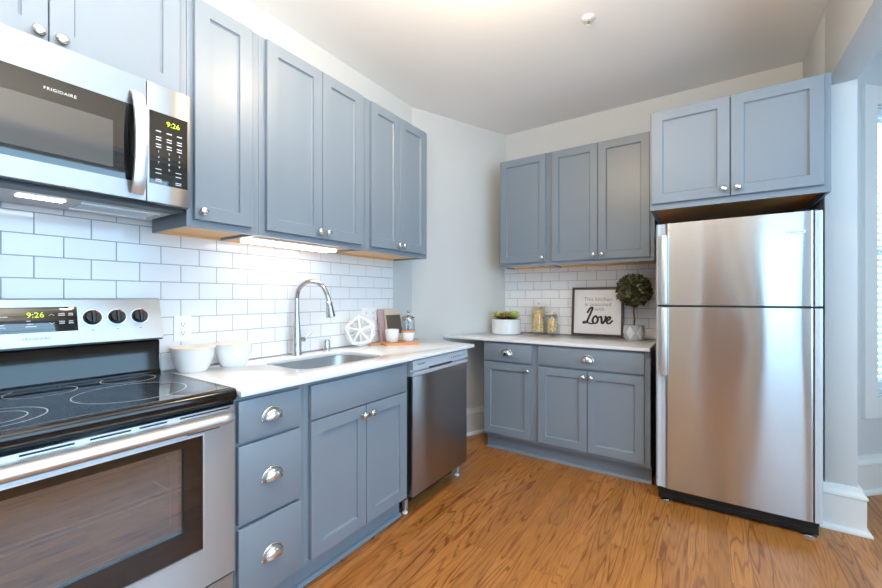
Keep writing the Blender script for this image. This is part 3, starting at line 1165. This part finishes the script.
for r_, row in enumerate(('123', '456', '789')):
    for c_, ch in enumerate(row):
        part('key_digit', text(ch, 0.011, facing(0.652 + c_ * 0.0325, 0.4016, 0.179 - r_ * 0.019)), M['mark'], kp)
part('key_digit', text('0', 0.011, facing(0.6845, 0.4016, 0.122)), M['mark'], kp)
part('vent_lip', MB(True).box(0.01, W - 0.01, 0.285, 0.360, -0.010, -0.0002), M['black'], mw)
up = part('underside', MB(True).box(0.01, W - 0.01, 0.02, 0.284, -0.006, -0.0002), M['greyplastic'], mw, 'light grey underside panel')
part('lamp_lens', MB(True).box(0.345, 0.455, 0.175, 0.215, -0.009, -0.0062, 0.001, 1), M['hood'], up, 'bright lamp lens')
for u0, u1 in ((0.49, 0.72), (0.04, 0.27)):
    fl = MB(True).ring((u0, u1, 0, 1), (u0 + 0.01, u1 - 0.01, 0.1, 0.9), 0, 1)
    fb = MB(True)
    for i in range(26):
        a = u0 + 0.008 + i * (u1 - u0 - 0.016) / 26
        fb.box(a, a + 0.005, 0.095, 0.23, -0.0095, -0.0062)
    fb.box(u0, u1, 0.09, 0.10, -0.011, -0.0062)
    fb.box(u0, u1, 0.225, 0.235, -0.011, -0.0062)
    part('grease_filter', fb, M['steel_bright'], up)

# ------------------------------------------------------------------ dishwasher
dw = thing('dishwasher', 'stainless dishwasher at the end of the left worktop', 'dishwasher', (0, 1.716, 0), L90)
W = 0.628
part('tub_body', MB(True).box(0.004, W - 0.004, 0.03, 0.578, 0.085, 0.868), M['dark'], dw)
part('door_panel', MB(True).box(0.020, W - 0.004, 0.579, 0.622, 0.106, 0.782, 0.004, 2), M['steel_dw'], dw)
cpn = part('control_panel', MB(True).prism([(0.579, 0.784), (0.622, 0.784), (0.628, 0.796), (0.628, 0.806), (0.605, 0.808), (0.605, 0.818), (0.628, 0.822), (0.622, 0.872), (0.579, 0.872)], 0.018, W - 0.004, 'x'), M['steel_grey'], dw)
part('handle_pocket', MB(True).box(0.20, 0.44, 0.6052, 0.618, 0.8085, 0.8175), M['slot'], cpn)
part('lettering', text('FRIGIDAIRE', 0.014, facing(0.100, 0.6262, 0.848, 0)), M['greymark'], cpn)
for u in (0.42, 0.445, 0.47, 0.50, 0.525, 0.56, 0.59):
    part('button', MB(True).lathe([(0.006, 0.6225), (0.006, 0.6258), (0.0005, 0.6262)], (u, 0, 0.842), 'y', 12), M['greymark'], cpn)
part('kick_plate', MB(True).box(0.03, W - 0.03, 0.50, 0.515, 0.012, 0.084), M['black'], dw)
for u in (0.030, W - 0.030):
    lgm = MB(True).box(u - 0.012, u + 0.012, 0.545, 0.572, 0.022, 0.0848, 0.003, 1)
    lgo = part('leg', lgm, M['steel_bright'], dw)
    part('foot', MB(True).lathe([(0.016, 0.0), (0.016, 0.008), (0.006, 0.012), (0.006, 0.0218)], (u, 0.558, 0), seg=16), M['whitemat'], lgo)

# ------------------------------------------------------------------ refrigerator
FY = 3.44
fr = thing('refrigerator', 'tall stainless top-freezer refrigerator', 'refrigerator', (1.733, FY, 0), 0)
W = 0.741
part('fridge_body', MB(True).box(0.004, W - 0.004, 0.0, 0.682, 0.045, 1.658, 0.004, 2), M['dark'], fr)


def door_profile(u0, u1, n0, n1, bulge):
    pts = [(u0, n0)]
    r = 0.014
    L = u1 - u0
    for k in range(6):
        a = R(180 - 90 * k / 5)
        pts.append((u0 + r + r * math.cos(a), n1 - r + r * math.sin(a)))
    for k in range(1, 16):
        t = k / 16
        pts.append((u0 + r + (L - 2 * r) * t, n1 + bulge * (1 - (2 * t - 1) ** 2)))
    for k in range(6):
        a = R(90 - 90 * k / 5)
        pts.append((u1 - r + r * math.cos(a), n1 - r + r * math.sin(a)))
    pts.append((u1, n0))
    return pts


def fridge_door(name, z0, z1, hz0, hz1):
    d = part(name, MB(True).prism(door_profile(0.052, 0.708, 0.692, 0.745, 0.0045), z0, z1, 'z'), M['steel_fridge'], fr, sharp=40)
    e = MB(True)
    e2 = MB(True)
    e.prism([(0.0, 0.692), (0.0, 0.720), (0.004, 0.732), (0.012, 0.737), (0.022, 0.733), (0.030, 0.733), (0.0515, 0.742), (0.0515, 0.692)], z0, z1, 'z')
    e2.prism([(0.7085, 0.692), (0.7085, 0.744), (0.722, 0.744), (0.725, 0.739), (0.731, 0.739), (0.738, 0.736), (W, 0.728), (W, 0.692)], z0, z1, 'z')
    part('edge_trim', e, M['steel_grey'], d, 'silver edge trim', sharp=25)
    part('edge_trim', e2, M['steel_grey'], d, 'silver edge trim', sharp=25)
    h = MB(True)
    h.box(0.031, 0.060, 0.7455, 0.785, hz0, hz1, 0.006, 3)
    part('handle', h, M['steel_bright'], d)
    return d


fd = fridge_door('freezer_door', 1.184, 1.668, 1.187, 1.600)
fridge_door('fridge_door', 0.090, 1.172, 0.765, 1.169)
bg = part('badge', MB(True).box(0.600, 0.672, 0.750, 0.7530, 1.556, 1.572, 0.0008, 1), M['steel_bright'], fd)
part('lettering', text('FRIGIDAIRE', 0.0105, facing(0.636, 0.7534, 1.564), spacing=1.1), M['greymark'], bg)
part('gasket', MB(True).ring((0.01, W - 0.01, 0.10, 1.655), (0.03, W - 0.03, 0.12, 1.635), 0.683, 0.6915), M['black'], fr)
gk = MB(True).box(0.01, W - 0.01, 0.674, 0.688, 1.166, 1.190)
part('door_gap_seal', MB(True).box(0.012, W - 0.012, 0.6925, 0.725, 1.1725, 1.1835), M['black'], fr)
gr = MB(True).box(0.012, W - 0.012, 0.600, 0.706, 0.013, 0.0445)
for i in range(4):
    gr.box(0.03, W - 0.03, 0.706, 0.711, 0.016 + i * 0.006, 0.023 + i * 0.006)
gr.box(0.012, W - 0.012, 0.6845, 0.706, 0.0446, 0.0876)
part('base_grille', gr, M['black'], fr)
for u in (0.05, W - 0.045):
    lv = MB(True).lathe([(0.020, 0.0), (0.020, 0.009), (0.008, 0.012), (0.007, 0.0128)], (u, 0.700, 0), seg=10)
    lv.box(u - 0.026, u + 0.026, 0.705, 0.722, 0.003, 0.008)
    part('leveling_foot', lv, M['nickel'], fr)
part('hinge_cover', MB(True).box(W - 0.10, W - 0.02, 0.60, 0.71, 1.6685, 1.682, 0.003, 1), M['black'], fr)

# ------------------------------------------------------------------ lights one can see
ub = thing('light_bar', 'white light bar glowing under the wall cabinet above the sink', 'light', (0, 1.006, 1.4925), L90)
part('housing', MB(True).box(0.02, 0.55, 0.120, 0.215, 0.013, 0.0245), M['whitemat'], ub)
part('lens', MB(True).box(0.024, 0.546, 0.124, 0.211, 0.0, 0.0128, 0.003, 2), M['under'], ub)
sp = thing('fire_sprinkler', 'small white sprinkler head on the ceiling', 'sprinkler', (1.4395, 2.273, CEIL))
part('escutcheon', MB().lathe([(0.036, -0.0003), (0.036, -0.003), (0.030, -0.010), (0.018, -0.014), (0.001, -0.014)], seg=32), M['trim'], sp)
hd = MB().lathe([(0.010, -0.0145), (0.010, -0.024), (0.006, -0.026), (0.006, -0.030), (0.001, -0.030)], seg=16)
hd.tube([(-0.009, 0, -0.024), (-0.012, 0, -0.034), (0, 0, -0.044), (0.012, 0, -0.034), (0.009, 0, -0.024)], 0.0022, 8)
part('nozzle', hd, M['nickel'], sp)
part('deflector', MB().lathe([(0.001, -0.0492), (0.015, -0.0492), (0.015, -0.0475), (0.001, -0.0465)], seg=20), M['trim'], sp)
for (x, y, n_) in ((1.30, 1.40, 'hanging bowl ceiling lamp in the kitchen'),):
    cl = thing('ceiling_lamp', n_, 'lamp', (x, y, CEIL), 0)
    part('lamp_base', MB().lathe([(0.075, -0.0003), (0.075, -0.018), (0.012, -0.024), (0.010, -0.10), (0.060, -0.106), (0.001, -0.110)], seg=40), M['nickel'], cl)
    part('lamp_shade', MB().lathe([(0.060, -0.1105), (0.125, -0.128), (0.152, -0.165), (0.150, -0.195), (0.120, -0.235), (0.06, -0.258), (0.001, -0.262)], seg=40), M['lamp'], cl)

# ------------------------------------------------------------------ window blind in the bay
wl = thing('window_blind', 'white slatted blind in the bay window', 'blind')
s0, s1 = 1.1384 - 0.95 + 0.016, 1.1384 - 0.318 - 0.016
part('head_rail', MB(T=T1).box(s0, s1, -0.046, -0.006, 2.395, 2.436, 0.003, 1), M['blind'], wl)
sl = MB(T=T1)
zz = 2.375
while zz > 0.66:
    sl.prism([(-0.044, zz + 0.012), (-0.026, zz + 0.004), (-0.008, zz - 0.010), (-0.008, zz - 0.0125), (-0.026, zz + 0.0015), (-0.044, zz + 0.0095)], s0, s1, 'x')
    zz -= 0.043
part('slats', sl, M['blind'], wl)
part('bottom_rail', MB(T=T1).box(s0, s1, -0.042, -0.012, 0.618, 0.640, 0.003, 1), M['blind'], wl)

# ------------------------------------------------------------------ on the left worktop
def outlet(label, Y, z, gang=1):
    w = 0.036 if gang == 1 else 0.074
    o = thing('wall_outlet', label, 'outlet', (0.0, Y, z), L90, 'outlets in the tiled wall')
    part('cover_plate', MB(True).box(-w, w, 0.0004, 0.006, -0.058, 0.058, 0.002, 2), M['plastic'], o)
    us = (0.0,) if gang == 1 else (-0.037, 0.037)
    for u in us:
        for v in (-0.020, 0.020):
            r = part('receptacle', MB(True).lathe([(0.0165, 0.006), (0.0165, 0.0078), (0.015, 0.0085), (0.0005, 0.0085)], (u, 0, v), 'y', 24, 1.0, 0.85), M['plastic'], o)
            sm = MB(True)
            sm.box(u - 0.0075, u - 0.0050, 0.0084, 0.0088, v - 0.001, v + 0.007)
            sm.box(u + 0.0050, u + 0.0075, 0.0084, 0.0088, v - 0.000, v + 0.006)
            sm.lathe([(0.0026, 0.0084), (0.0026, 0.0088)], (u, 0, v - 0.007), 'y', 12)
            part('slot', sm, M['slot'], r)
    return o


outlet('white double outlet above the lidded bowls', 0.830, 1.087)
outlet('white wide outlet behind the geometric ornament', 2.030, 1.100, 2)


def bowl(label, x, y, R0, H):
    o = thing('lidded_bowl', label, 'bowl', (x, y, 0.904), 0, 'lidded white bowls beside the range')
    pf = [(0.001, 0.0), (R0 * 0.60, 0.0), (R0 * 0.64, 0.004), (R0 * 0.70, 0.012), (R0 * 0.83, 0.035), (R0 * 0.92, 0.062), (R0 * 0.965, H - 0.012), (R0 * 0.965, H - 0.004), (R0 * 0.92, H - 0.004), (R0 * 0.78, 0.036), (R0 * 0.6, 0.010), (0.001, 0.008)]
    part('bowl_body', MB().lathe(pf, seg=48), M['white'], o, sharp=50)
    part('lid', MB().lathe([(0.001, H - 0.0035), (R0 * 0.985, H - 0.0035), (R0, H - 0.001), (R0, H + 0.003), (R0 * 0.98, H + 0.005), (0.001, H + 0.0055)], seg=48), M['beige'], o)
    return o


bowl('white bowl with pale lid touching the range side', 0.098, 0.832, 0.0870, 0.104)
bowl('white bowl with pale lid farther along, nearer the faucet', 0.108, 1.008, 0.0830, 0.104)

fc = thing('faucet', 'tall chrome gooseneck faucet with pull-down spray head', 'faucet', (0.066, 1.388, 0.904))
part('faucet_body', MB().lathe([(0.028, 0.0), (0.028, 0.006), (0.026, 0.010), (0.0255, 0.06), (0.024, 0.10), (0.018, 0.17), (0.0140, 0.24), (0.0135, 0.30), (0.001, 0.30)], seg=28), M['chrome'], fc, sharp=50)
arc = [(0, 0, 0.2985), (0.0, 0.0, 0.325), (0.012, 0.005, 0.372), (0.048, 0.022, 0.407), (0.095, 0.045, 0.412), (0.138, 0.065, 0.388), (0.160, 0.077, 0.345), (0.170, 0.083, 0.305)]
part('spout', MB().tube(smooth_path(arc, 8), 0.0128, 16), M['chrome'], fc, sharp=60)
hx = Vector((0.170, 0.083, 0.304))
d = Vector((0.012, 0.007, -0.1)).normalized()
part('spray_head', MB().tube([hx, hx + d * 0.004, hx + d * 0.03, hx + d * 0.06, hx + d * 0.088, hx + d * 0.092], [0.0135, 0.0175, 0.0190, 0.0230, 0.0260, 0.022], 20), M['chrome'], fc, sharp=50)
lv = MB().tube([(0.0, 0.018, 0.085), (0.006, 0.048, 0.085)], 0.0135, 16)
lv.tube([(0.006, 0.046, 0.087), (0.012, 0.058, 0.098), (0.022, 0.088, 0.132)], [0.007, 0.0065, 0.0048], 12)
part('lever', lv, M['chrome'], fc, sharp=50)
ag = thing('air_gap', 'small chrome air gap cap beside the faucet', 'air gap', (0.060, 1.605, 0.904))
part('cap', MB().lathe([(0.024, 0.0), (0.024, 0.004), (0.0195, 0.006), (0.0195, 0.056), (0.016, 0.066), (0.004, 0.070), (0.001, 0.070)], seg=24), M['chrome'], ag, sharp=50)

# open icosahedron ornament
phi = (1 + 5 ** 0.5) / 2
ico = bmesh.new()
bmesh.ops.create_icosphere(ico, subdivisions=1, radius=0.104)
rot = Matrix.Rotation(0.5, 4, 'Z') @ Matrix.Rotation(0.35, 4, 'X')
sv = [rot @ v.co for v in ico.verts]
se = [(e.verts[0].index, e.verts[1].index) for e in ico.edges]
ico.free()
zmin = min(v.z for v in sv)
low = sorted(range(12), key=lambda i: sv[i].z)
om = MB()
for a, b_ in se:
    om.tube([sv[a], sv[b_]], 0.0075, 10)
for v in sv:
    om.lathe([(0.001, -0.0079), (0.0055, -0.0057), (0.0079, 0), (0.0055, 0.0057), (0.001, 0.0079)], tuple(v), seg=10)
oo = obj('geometric_ornament', om, M['whitemat'], sharp=50)
oo.location = (0.118, 1.830, 0.904 - min(p.z for p in om.v))
tag(oo, 'white open geometric ball ornament between faucet and wooden board', 'ornament')

# paddle board with cups
BZ = 0.904
bd = thing('serving_board', 'wooden paddle board carrying the two white cups', 'board', (0.205, 2.115, BZ), R(62))
bmh = bmesh.new()
pl = rrect(-0.125, 0.125, -0.085, 0.085, 0.016, 5)
part('board', MB().prism(pl, 0.0, 0.015, 'z'), M['board'], bd)
part('paddle_handle', MB().prism(rrect(-0.215, -0.1252, -0.002, 0.032, 0.013, 5), 0.001, 0.014, 'z'), M['board'], bd)


def cup(name, label, x, y, r, h, lid=False):
    o = thing(name, label, 'cup', (x, y, BZ + 0.0152), 0, 'white cups on the wooden board')
    pf = [(0.001, 0.0), (r * 0.74, 0.0), (r * 0.84, 0.005), (r * 0.93, h * 0.4), (r, h - 0.002), (r - 0.001, h), (r - 0.004, h), (r * 0.86, h * 0.4), (r * 0.7, 0.006), (0.001, 0.006)]
    part('cup_body', MB().lathe(pf, seg=36), M['white'], o, sharp=50)
    if lid:
        part('lid', MB().lathe([(0.001, h + 0.0002), (r * 1.02, h + 0.0002), (r * 1.02, h + 0.010), (r * 0.98, h + 0.012), (0.001, h + 0.012)], seg=36), M['board'], o, 'wooden lid')
    return o


cup('ceramic_cup', 'white open cup on the board nearer the ornament', 0.168, 2.085, 0.0485, 0.088)
cup('lidded_cup', 'white cup with wooden lid on the board', 0.238, 2.178, 0.0470, 0.064, True)

# coffee press
fp = thing('coffee_press', 'glass coffee press with chrome lid behind the lidded cup', 'coffee press', (0.100, 2.352, 0.904))
part('glass_body', MB().lathe([(0.040, 0.016), (0.0425, 0.020), (0.0425, 0.165), (0.0400, 0.165), (0.0400, 0.022)], seg=32), M['glass'], fp, sharp=50)
fm = MB()
for i in range(4):
    a = R(45 + 90 * i)
    c_, s_ = math.cos(a) * 0.0445, math.sin(a) * 0.0445
    fm.tube([(c_ * 1.1, s_ * 1.1, 0.0035), (c_, s_, 0.02), (c_, s_, 0.155)], 0.0030, 8)
fm.lathe([(0.030, 0.010), (0.0435, 0.010), (0.0435, 0.0155), (0.030, 0.0155)], seg=32)
fm.lathe([(0.0432, 0.152), (0.0460, 0.152), (0.0460, 0.158), (0.0432, 0.158)], seg=32)
part('metal_frame', fm, M['chrome'], fp)
lm = MB().lathe([(0.045, 0.1655), (0.049, 0.168), (0.047, 0.176), (0.030, 0.186), (0.010, 0.190), (0.004, 0.192), (0.004, 0.206), (0.010, 0.209), (0.012, 0.217), (0.008, 0.225), (0.001, 0.227)], seg=32)
part('lid', lm, M['chrome'], fp, sharp=50)
pm = MB().lathe([(0.001, 0.040), (0.0385, 0.040), (0.0385, 0.046), (0.003, 0.048), (0.003, 0.165), (0.001, 0.165)], seg=24)
part('plunger', pm, M['chrome'], fp)

# two cookbooks leaning on the tiles
def leaning_book(label, y0, y1, x_foot, lean, H, th, cover, panel=None):
    o = thing('cookbook', label, 'book', (x_foot, (y0 + y1) / 2, 0.9042), L90, 'cookbooks leaning on the tiles')
    w = (y1 - y0) / 2
    T = Matrix.Rotation(lean, 4, 'X')
    part('cover', MB(True, T).box(-w, w, 0, th * 0.18, 0, H, 0.0008, 1).box(-w, w, th * 0.82, th, 0, H, 0.0008, 1).box(-w, -w + 0.003, th * 0.18, th * 0.82, 0, H), cover, o)
    part('pages', MB(True, T).box(-w + 0.0032, w - 0.004, th * 0.185, th * 0.815, 0.003, H - 0.004), M['pages'], o)
    if panel:
        part('cover_photo', MB(True, T).box(-w + 0.006, w - 0.005, th, th + 0.0006, 0.055, H - 0.040), panel, o, 'dark brown cover picture')
    return o


leaning_book('mauve cookbook leaning on the tiles, rearmost of the pair', 2.100, 2.270, 0.050, R(11), 0.235, 0.018, M['mauve'])
leaning_book('beige cookbook with dark brown picture leaning in front of the mauve one', 2.145, 2.315, 0.0735, R(11), 0.236, 0.014, M['beigecover'], M['browncover'])

# ------------------------------------------------------------------ on the back worktop
CZ = 0.904
pn = thing('succulent_planter', 'white planter of green succulents in the worktop corner', 'planter', (0.492, 3.275, CZ))
part('pot', MB().lathe([(0.001, 0), (0.122, 0), (0.128, 0.004), (0.130, 0.128), (0.128, 0.131), (0.122, 0.131), (0.121, 0.10), (0.001, 0.10)], seg=56), M['white'], pn, sharp=50)
part('soil', MB().lathe([(0.001, 0.1002), (0.1205, 0.1002), (0.1205, 0.126), (0.06, 0.134), (0.001, 0.136)], seg=36), M['soil'], pn)


def rosette(cx, cy, cz, rad, seed):
    rr = random.Random(seed)
    mb = MB()
    for ring, (n, tilt, L) in enumerate(((8, 0.45, 1.0), (7, 0.85, 1.0), (6, 1.15, 0.95), (4, 1.4, 0.85))):
        for k in range(n):
            a = 2 * math.pi * (k + 0.5 * (ring % 2)) / n + rr.uniform(-0.1, 0.1)
            l = rad * L
            ux = Vector((math.cos(a) * math.cos(tilt), math.sin(a) * math.cos(tilt), math.sin(tilt)))
            sd = Vector((-math.sin(a), math.cos(a), 0))
            up = ux.cross(sd) * -1
            c = Vector((cx, cy, cz))
            w = l * 0.30
            t = l * 0.10
            vs = []
            for s, f in ((0.05, 0.5), (0.45, 1.0), (0.8, 0.8), (0.98, 0.25)):
                q = c + ux * (l * s)
                vs += [q + sd * w * f, q + up * t * f, q - sd * w * f, q - up * t * f]
            vs.append(c + ux * l)
            fs = [(3, 2, 1, 0)]
            for i in range(3):
                for j in range(4):
                    j2 = (j + 1) % 4
                    fs.append((i * 4 + j, i * 4 + j2, i * 4 + 4 + j2, i * 4 + 4 + j))
            fs += [(12 + j, 12 + (j + 1) % 4, 16) for j in range(4)]
            mb.add(vs, fs)
    return mb


for i, (dx, dy, rad, red) in enumerate(((-0.068, -0.030, 0.058, 0), (0.074, -0.010, 0.066, 0), (0.004, -0.066, 0.046, 1), (-0.010, 0.055, 0.060, 0), (0.030, 0.0, 0.040, 1))):
    part('succulent', rosette(dx, dy, 0.136, rad * 1.2, i), M['succulent_red'] if red else M['succulent'], pn, 'reddish rosette' if red else 'yellow-green rosette', sharp=70)


def jar(label, x, y, r, h, fill, seed, plabel):
    o = thing('pasta_jar', label, 'jar', (x, y, CZ), 0, 'glass pasta jars')
    pf = [(0.001, 0.0), (r * 0.94, 0.0), (r, 0.006), (r, h - 0.016), (r * 0.86, h - 0.004), (r * 0.86, h), (r * 0.82, h), (r * 0.82, h - 0.006), (r - 0.003, h - 0.018), (r - 0.003, 0.008), (0.001, 0.005)]
    part('glass_body', MB().lathe(pf, seg=36), M['glass'], o, sharp=50)
    part('lid', MB().lathe([(0.001, h + 0.0003), (r * 0.98, h + 0.0003), (r * 1.0, h + 0.004), (r * 0.98, h + 0.010), (r * 0.4, h + 0.013), (0.006, h + 0.016), (0.006, h + 0.020), (0.013, h + 0.026), (0.014, h + 0.034), (0.008, h + 0.041), (0.001, h + 0.042)], seg=32), M['beige'], o, 'pale lid with round knob', sharp=50)
    rr = random.Random(seed)
    mb = MB()
    L = 0.034
    n = int(fill * 1500)
    for i in range(n):
        z = 0.022 + (fill - 0.03) * (i + rr.random()) / n
        rad = (r - 0.020) * math.sqrt(rr.random()) * 1.0
        a = rr.random() * 6.283
        p = Vector((rad * math.cos(a), rad * math.sin(a), z))
        d = Vector((rr.gauss(0, 1), rr.gauss(0, 1), rr.gauss(0, 0.6))).normalized() * (L / 2)
        e = d.cross(Vector((0, 0, 1))).normalized() * 0.005
        ends = [p - d, p + e, p + d]
        ok = []
        for q in ends:
            m_ = math.hypot(q.x, q.y)
            lim = r - 0.010
            if m_ > lim:
                q = Vector((q.x * lim / m_, q.y * lim / m_, q.z))
            q.z = min(max(q.z, 0.015), fill + 0.012)
            ok.append(q)
        mb.tube(smooth_path(ok, 3), 0.0056, 8)
    p = obj('pasta', mb, M['pasta'], sharp=60)
    p.location = (x, y, CZ)
    tag(p, plabel, 'pasta', None, 'stuff')
    return o


jar('tall glass jar of pasta beside the planter', 0.748, 3.392, 0.058, 0.245, 0.222, 3, 'dry yellow pasta filling the tall jar')
jar('short glass jar of pasta beside the framed sign', 0.868, 3.400, 0.052, 0.180, 0.150, 4, 'dry yellow pasta filling the short jar')

# framed sign
sg = thing('framed_sign', 'square brown-framed sign with lettering leaning on the back tiles', 'sign', (1.238, 3.413, CZ + 0.0055), 0, None)
TS = Matrix.Rotation(R(5.4), 4, 'X')
hw = 0.203
fm = MB(True, TS).ring((-hw, hw, 0, 0.405), (-hw + 0.017, hw - 0.017, 0.017, 0.388), -0.012, 0.013)
part('frame', fm, M['espresso'], sg)
pp = part('panel', MB(True, TS).box(-hw + 0.0172, hw - 0.0172, -0.008, 0.0, 0.0172, 0.3878), M['paper'], sg)


def stext(body, size, u, v, **kw):
    return text(body, size, TS @ Matrix.Translation((u, 0.0006, v)) @ FT, **kw)


M['signgrey'] = mat('light_grey_print', srgb(150, 150, 152), 0.6)
part('lettering', stext('This kitchen', 0.046, 0.005, 0.305), M['signgrey'], pp)
part('lettering', stext('is seasoned', 0.046, 0.005, 0.262), M['signgrey'], pp)
part('lettering', stext('with', 0.044, 0.020, 0.222), M['signgrey'], pp)
sc = MB(True, TS)
Lpts = [(-0.075, 0.195), (-0.060, 0.222), (-0.044, 0.238), (-0.036, 0.228), (-0.050, 0.190), (-0.068, 0.145), (-0.082, 0.112), (-0.104, 0.104), (-0.108, 0.112), (-0.092, 0.117), (-0.066, 0.106), (-0.042, 0.100), (-0.028, 0.110)]
opts = [(-0.012, 0.165), (-0.028, 0.150), (-0.034, 0.124), (-0.020, 0.104), (0.000, 0.112), (0.008, 0.140), (-0.004, 0.162), (-0.012, 0.165), (0.006, 0.152), (0.022, 0.158)]
vpts = [(0.022, 0.158), (0.032, 0.160), (0.036, 0.140), (0.040, 0.108), (0.052, 0.112), (0.066, 0.140), (0.068, 0.160), (0.062, 0.162)]
epts = [(0.076, 0.128), (0.094, 0.136), (0.104, 0.152), (0.096, 0.162), (0.082, 0.150), (0.076, 0.126), (0.084, 0.106), (0.102, 0.110), (0.118, 0.128)]
for pts, rmin in ((Lpts, 0.0052), (opts, 0.0052), (vpts, 0.0054), (epts, 0.0050)):
    P = smooth_path([(a * 1.0, 0.0022, b_) for a, b_ in pts], 7)
    rs = []
    for i in range(len(P)):
        d = P[min(i + 1, len(P) - 1)] - P[max(i - 1, 0)]
        rs.append(1.2 * rmin * (0.75 + 0.65 * abs(d.z) / max(d.length, 1e-6)))
    # flattened ribbon stroke: round in plan, 2 mm thick
    vsf = MB(True, TS)
    for q, r_ in zip(P, rs):
        sc.lathe([(r_, 0.0004), (r_, 0.0018)], (q.x, 0.0002, q.z), 'y', 12)
part('script_lettering', sc, M['espresso'], pp, 'bold dark script reading Love')

# topiary
tp = thing('topiary', 'round leafy topiary in a diamond-pattern pot beside the refrigerator', 'plant', (1.532, 3.315, CZ))
part('pot', MB().lathe([(0.001, 0), (0.058, 0), (0.066, 0.010), (0.074, 0.060), (0.070, 0.112), (0.067, 0.115), (0.062, 0.112), (0.062, 0.10), (0.001, 0.10)], seg=12), M['greyplastic'], tp, sharp=10)
dm = MB()
for k in range(6):
    a = 2 * math.pi * (k + 0.25) / 6
    w = 2 * math.pi / 12 * 0.86
    def rp(z):
        return (0.0668 if z < 0.011 else 0.075 if z < 0.07 else 0.0712) + 0.0006
    pts = []
    for (da, z) in ((0, 0.008), (w, 0.058), (0, 0.110), (-w, 0.058)):
        pts.append((rp(z) * math.cos(a + da), rp(z) * math.sin(a + da), z))
    mid = ((0.0762) * math.cos(a), (0.0762) * math.sin(a), 0.058)
    dm.add(pts + [mid], [(0, 1, 4), (1, 2, 4), (2, 3, 4), (3, 0, 4)])
part('diamond_pattern', dm, M['white'], tp, 'white diamonds round the pot', sharp=10)
part('soil', MB().lathe([(0.001, 0.1002), (0.0615, 0.1002), (0.0615, 0.106), (0.001, 0.110)], seg=20), M['soil'], tp)
part('stem', MB().tube([(0, 0, 0.106), (0.003, 0.002, 0.16), (-0.002, 0, 0.21), (0, 0, 0.30), (0, 0, 0.36)], [0.0075, 0.0065, 0.0065, 0.006, 0.005], 10), M['stem'], tp)
lf = MB()
rr = random.Random(11)
C0 = Vector((0, 0, 0.378))
lf.lathe([(0.001, 0.378 - 0.095), (0.055, 0.378 - 0.078), (0.095, 0.378), (0.055, 0.378 + 0.078), (0.001, 0.378 + 0.095)], seg=14)
NL = 1000
for i in range(NL):
    z = 1 - 2 * (i + 0.5) / NL
    a = i * 2.399963 + rr.uniform(-0.2, 0.2)
    q = math.sqrt(1 - z * z)
    n = Vector((q * math.cos(a), q * math.sin(a), z))
    c = C0 + n * (0.092 + rr.uniform(0, 0.034))
    ax = (n * rr.uniform(0.3, 0.9) + Vector((rr.gauss(0, 1), rr.gauss(0, 1), rr.gauss(0, 1))).normalized() * 0.9).normalized()
    sd = ax.cross(n + Vector((rr.gauss(0, .4), rr.gauss(0, .4), rr.gauss(0, .4))))
    if sd.length < 1e-3:
        continue
    sd.normalize()
    up = ax.cross(sd)
    l, w = rr.uniform(0.026, 0.040), rr.uniform(0.010, 0.0145)
    lf.add([c - ax * l * 0.4, c + sd * w + up * 0.002, c + ax * l * 0.6, c - sd * w + up * 0.002, c - up * 0.001], [(0, 1, 4), (1, 2, 4), (2, 3, 4), (3, 0, 4)])
part('foliage', lf, M['leaf'], tp, 'dense ball of small dark green leaves', sharp=180)
